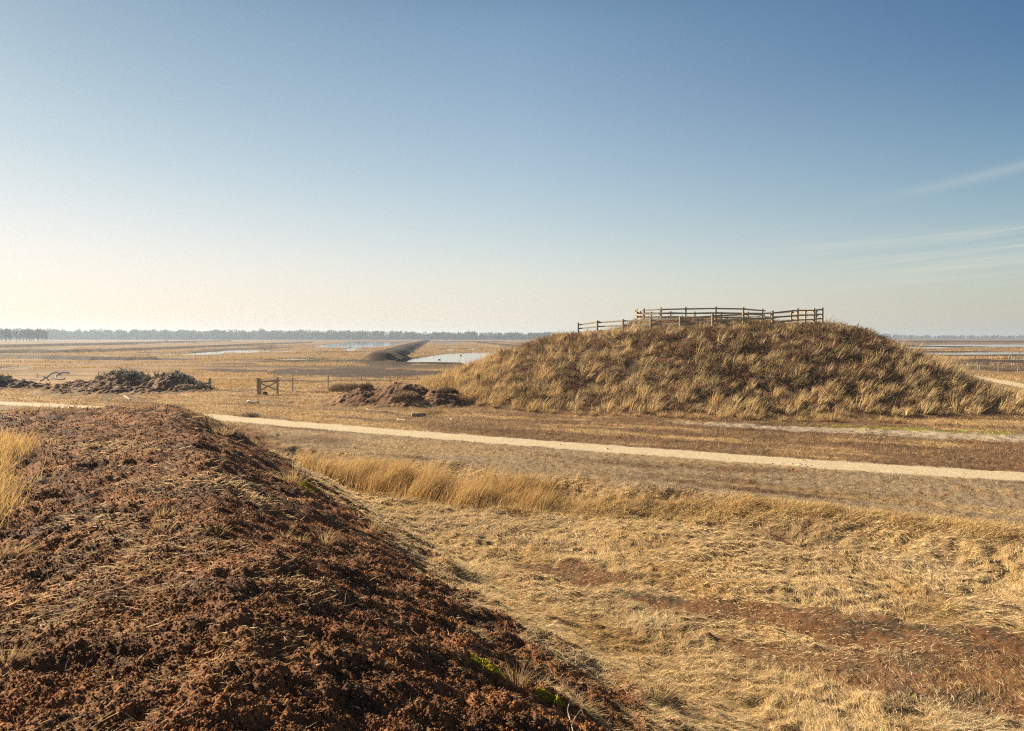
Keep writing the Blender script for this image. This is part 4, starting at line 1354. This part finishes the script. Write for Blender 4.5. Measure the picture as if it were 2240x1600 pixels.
# ------------------------------------------------------------------ woods on the horizon
def tree_arrays(n, h, cw, col, broom=1.0):
    """bare winter crown: fine sprays rising and spreading from the upper trunk"""
    th = rng.uniform(0, 2 * math.pi, n); q = rng.random(n) ** .6
    zz = rng.uniform(.22, .8, n)
    w = np.sin(np.clip((zz - .12) / .88, 0, 1) * math.pi * .62 + .35)
    P = np.stack([q * np.cos(th) * cw * w * .55, q * np.sin(th) * cw * w * .55, zz * h], 1)
    D = np.stack([np.cos(th) * .55 * q + rng.normal(0, .25, n), np.sin(th) * .55 * q + rng.normal(0, .25, n), rng.uniform(.5, 1.1, n) * broom], 1)
    Ln = h * rng.uniform(.10, .24, n)
    return P, D, Ln


wood = np.array((.115, .095, .072))
NT = 2300
uu = np.concatenate([rng.uniform(-350, 1250, 2300), rng.uniform(1850, 2700, 500), rng.uniform(1150, 1950, 300)])
Ps, Ds, Ls, Ws, Cs = [], [], [], [], []
for u in uu:
    if u < 1500:
        dist = rng.uniform(1180, 1420); h = np.interp(u, [-300, 100, 600, 1200], [21.5, 20.5, 18.2, 13.5]) * rng.uniform(.55, 1.06)
    else:
        dist = rng.uniform(2050, 2400); h = np.interp(u, [1500, 1930, 2000, 2700], [12, 17, 11.5, 11]) * rng.uniform(.6, 1.1)
    h *= 1 + .12 * float(pn(np.array([u * .03]), np.array([.5]), 700)[0])
    n = 46
    cw = h * rng.uniform(.22, .42)
    P, D, Ln = tree_arrays(n, h, cw, wood)
    P[:, 2] -= .0
    x = (u - 1120) / FPX * dist
    Ps.append(P + np.array([x, dist, 0])); Ds.append(D); Ls.append(Ln); Ws.append(rng.uniform(.5, 1.3, n) * dist / 1300)
    c = wood * rng.uniform(.7, 1.3) * (np.array((.8, 1.0, .75)) if rng.random() < .12 else 1)
    Cs.append(np.broadcast_to(c, (n, 3)))
    # stem
    Ps.append(np.array([[x, dist, -.3]])); Ds.append(np.array([[0, 0, 1.0]])); Ls.append(np.array([h * .8])); Ws.append(np.array([.55])); Cs.append(wood[None] * .8)
    # undergrowth
    n2 = 10
    q = rng.normal(0, 1, (n2, 2)) * np.array([5, 4])
    Ps.append(np.stack([x + q[:, 0], dist + q[:, 1], np.full(n2, -.2)], 1)); Ds.append(np.stack([rng.normal(0, .3, n2), np.zeros(n2), np.ones(n2)], 1))
    Ls.append(rng.uniform(.15, .6, n2) * h); Ws.append(rng.uniform(1.0, 2.6, n2)); Cs.append(np.broadcast_to(wood * .8, (n2, 3)))
P = np.concatenate(Ps); D = np.concatenate(Ds)
tag(blade_obj('woods', M_BARK, P, D, np.concatenate(Ls), np.concatenate(Ws), rng.normal(0, .15, P.shape), np.concatenate(Cs)), kind='stuff')


def make_tree(h, cw, n, seed):
    P, D, Ln = tree_arrays(n, h, cw, wood)
    V, lp, stt, tot, cc = blades(P, D, Ln, rng.uniform(.18, .5, n), rng.normal(0, .15, (n, 3)), wood * jitter(n, .2))
    crown = raw_mesh('crown', V, None, lp, stt, tot, cc); crown.materials.append(M_BARK)
    bm = tube([(0, 0, -.4), (.1, 0, h * .3), (-.1, .1, h * .6), (.1, 0, h * .92)], [.32, .24, .15, .04], 7)
    for k in range(7):
        a = rng.uniform(0, 6.28); f = rng.uniform(.25, .6)
        t = tube([(0, 0, h * f), (math.cos(a) * cw * .3, math.sin(a) * cw * .3, h * (f + .16)), (math.cos(a) * cw * .55, math.sin(a) * cw * .55, h * (f + .34))], [.12, .08, .03], 5)
        me = bpy.data.meshes.new('t'); t.to_mesh(me); t.free(); bm.from_mesh(me); bpy.data.meshes.remove(me)
    bmesh.ops.recalc_face_normals(bm, faces=bm.faces)
    tr = bpy.data.meshes.new('trunk'); bm.to_mesh(tr); bm.free()
    a = tr.color_attributes.new('Col', 'FLOAT_COLOR', 'POINT')
    a.data.foreach_set('color', np.tile(np.array([*(wood * .9), 1], np.float32), len(tr.vertices)))
    tr.materials.append(M_BARK)
    return tr, crown


tp = [make_tree(13, 4.6, 240, 1), make_tree(13, 3.6, 190, 2), make_tree(13, 5.4, 260, 3)]


def plant(u, dist, h, label, group):
    tr, cr = tp[random.randrange(3)]
    x = (u - 1120) / FPX * dist
    root = thing('bare_tree', label, 'tree', (x, dist, 0), random.uniform(0, 6), group)
    s = h / 13
    root.scale = (s, s, s)
    for nm, me in (('trunk', tr), ('crown', cr)):
        o = bpy.data.objects.new(nm, me); C.objects.link(o); o.parent = root


for i in range(30):
    plant(-90 + i * 6.6 + random.uniform(-5, 5), random.uniform(640, 800), random.uniform(9, 14.5), 'bare tree in the nearer grove at the left end of the horizon', 'trees of the nearer left grove')
for u, h in [(573, 21), (660, 19), (745, 17), (762, 17.5), (785, 16.5), (857, 16.5), (868, 16), (955, 14.5), (475, 19), (395, 18.5)]:
    plant(u, 1200, h, 'taller bare tree rising above the far wood on the horizon', 'taller trees above the far wood')

# twiggy shrubs out on the bog
for u, v, h, label in [(365, 749.5, 2.6, 'reddish twiggy shrub far out on the bog, left of the fainter one'), (425, 752, 2.0, 'faint twiggy shrub on the bog beyond the long dark dyke'), (580, 768, 2.2, 'twiggy shrub standing beside the long thin pool'), (595, 762, 2.0, 'twiggy shrub on tawny grass behind the long thin pool')]:
    x, y = G(u, v)
    bush('bog_shrub', label, x, y, 0, h * .8, h * .5, h, (.19, .115, .075), 160, 'shrub')
    o = C.objects[-1]

# small shed, marker post and ducks far out
x, y = G(818, 744.5)
sh = thing('shed', 'tiny dark green shed far out before the woods', 'shed', (x, y, 0))
bm = bmesh.new()
for (w_, d_, z0, z1) in [(4.5, 3, -.3, 2.0)]:
    bmesh.ops.create_cube(bm, size=1)
    for v in bm.verts: v.co = Vector((v.co.x * w_, v.co.y * d_, z0 if v.co.z < 0 else z1))
to_obj('walls', bm, M_GREEN, sh)
bm = bmesh.new()
vs = [bm.verts.new(p) for p in [(-2.5, -1.8, 2.003), (2.5, -1.8, 2.003), (2.5, 1.8, 2.003), (-2.5, 1.8, 2.003), (-2.5, 0, 2.9), (2.5, 0, 2.9)]]
for f in [(0, 1, 5, 4), (2, 3, 4, 5), (0, 4, 3), (1, 2, 5), (3, 2, 1, 0)]: bm.faces.new([vs[i] for i in f])
to_obj('roof', bm, M_GREEN, sh)
x, y = G(1029, 744)
tag(to_obj('marker_post', tube([(0, 0, -.3), (0, 0, 1.5), (0, 0, 3.4)], [.25, .22, .3], 7), M_WOOD, loc=(x, y, 0)), 'lone dark marker post on the horizon left of the mound', 'post')


def duck(label, u, v):
    x, y = G(u, v, -.16)
    bm = bmesh.new()
    bmesh.ops.create_icosphere(bm, subdivisions=2, radius=1)
    for q in bm.verts: q.co = Vector((q.co.x * .22, q.co.y * .12, q.co.z * .10 + (.04 if q.co.x < -.6 else 0)))
    t = tube([(.14, 0, .02), (.19, 0, .12), (.20, 0, .17)], [.05, .035, .04], 6)
    me = bpy.data.meshes.new('t'); t.to_mesh(me); t.free(); bm.from_mesh(me)
    t = tube([(.18, 0, .19), (.23, 0, .195), (.30, 0, .18)], [.04, .04, .012], 6)
    t.to_mesh(me); t.free(); bm.from_mesh(me); bpy.data.meshes.remove(me)
    tag(to_obj('duck', bm, M_BIRD, smooth=True, loc=(x, y, -.12)), label, 'duck')


duck('dark duck on open water in the middle of the large pond', 1008, 778)
duck('dark duck near the close shore of the large pond', 961, 787.5)

# ------------------------------------------------------------------ haze
HAZE = 0.00032
bm = bmesh.new()
bmesh.ops.create_cube(bm, size=1)
for v in bm.verts:
    v.co = Vector((v.co.x * 5500, v.co.y * 5500, -2.2 if v.co.z < 0 else 25))
hm = bpy.data.materials.new('haze_air')
hm.use_nodes = True
t = hm.node_tree
t.nodes.remove(t.nodes['Principled BSDF'])
pv = t.nodes.new('ShaderNodeVolumePrincipled')
pv.inputs['Color'].default_value = (.64, .79, 1.0, 1)
pv.inputs['Density'].default_value = HAZE
pv.inputs['Anisotropy'].default_value = .3
t.links.new(pv.outputs[0], t.nodes['Material Output'].inputs['Volume'])
hz_o = to_obj('haze', bm, hm)
tag(hz_o, kind='stuff')
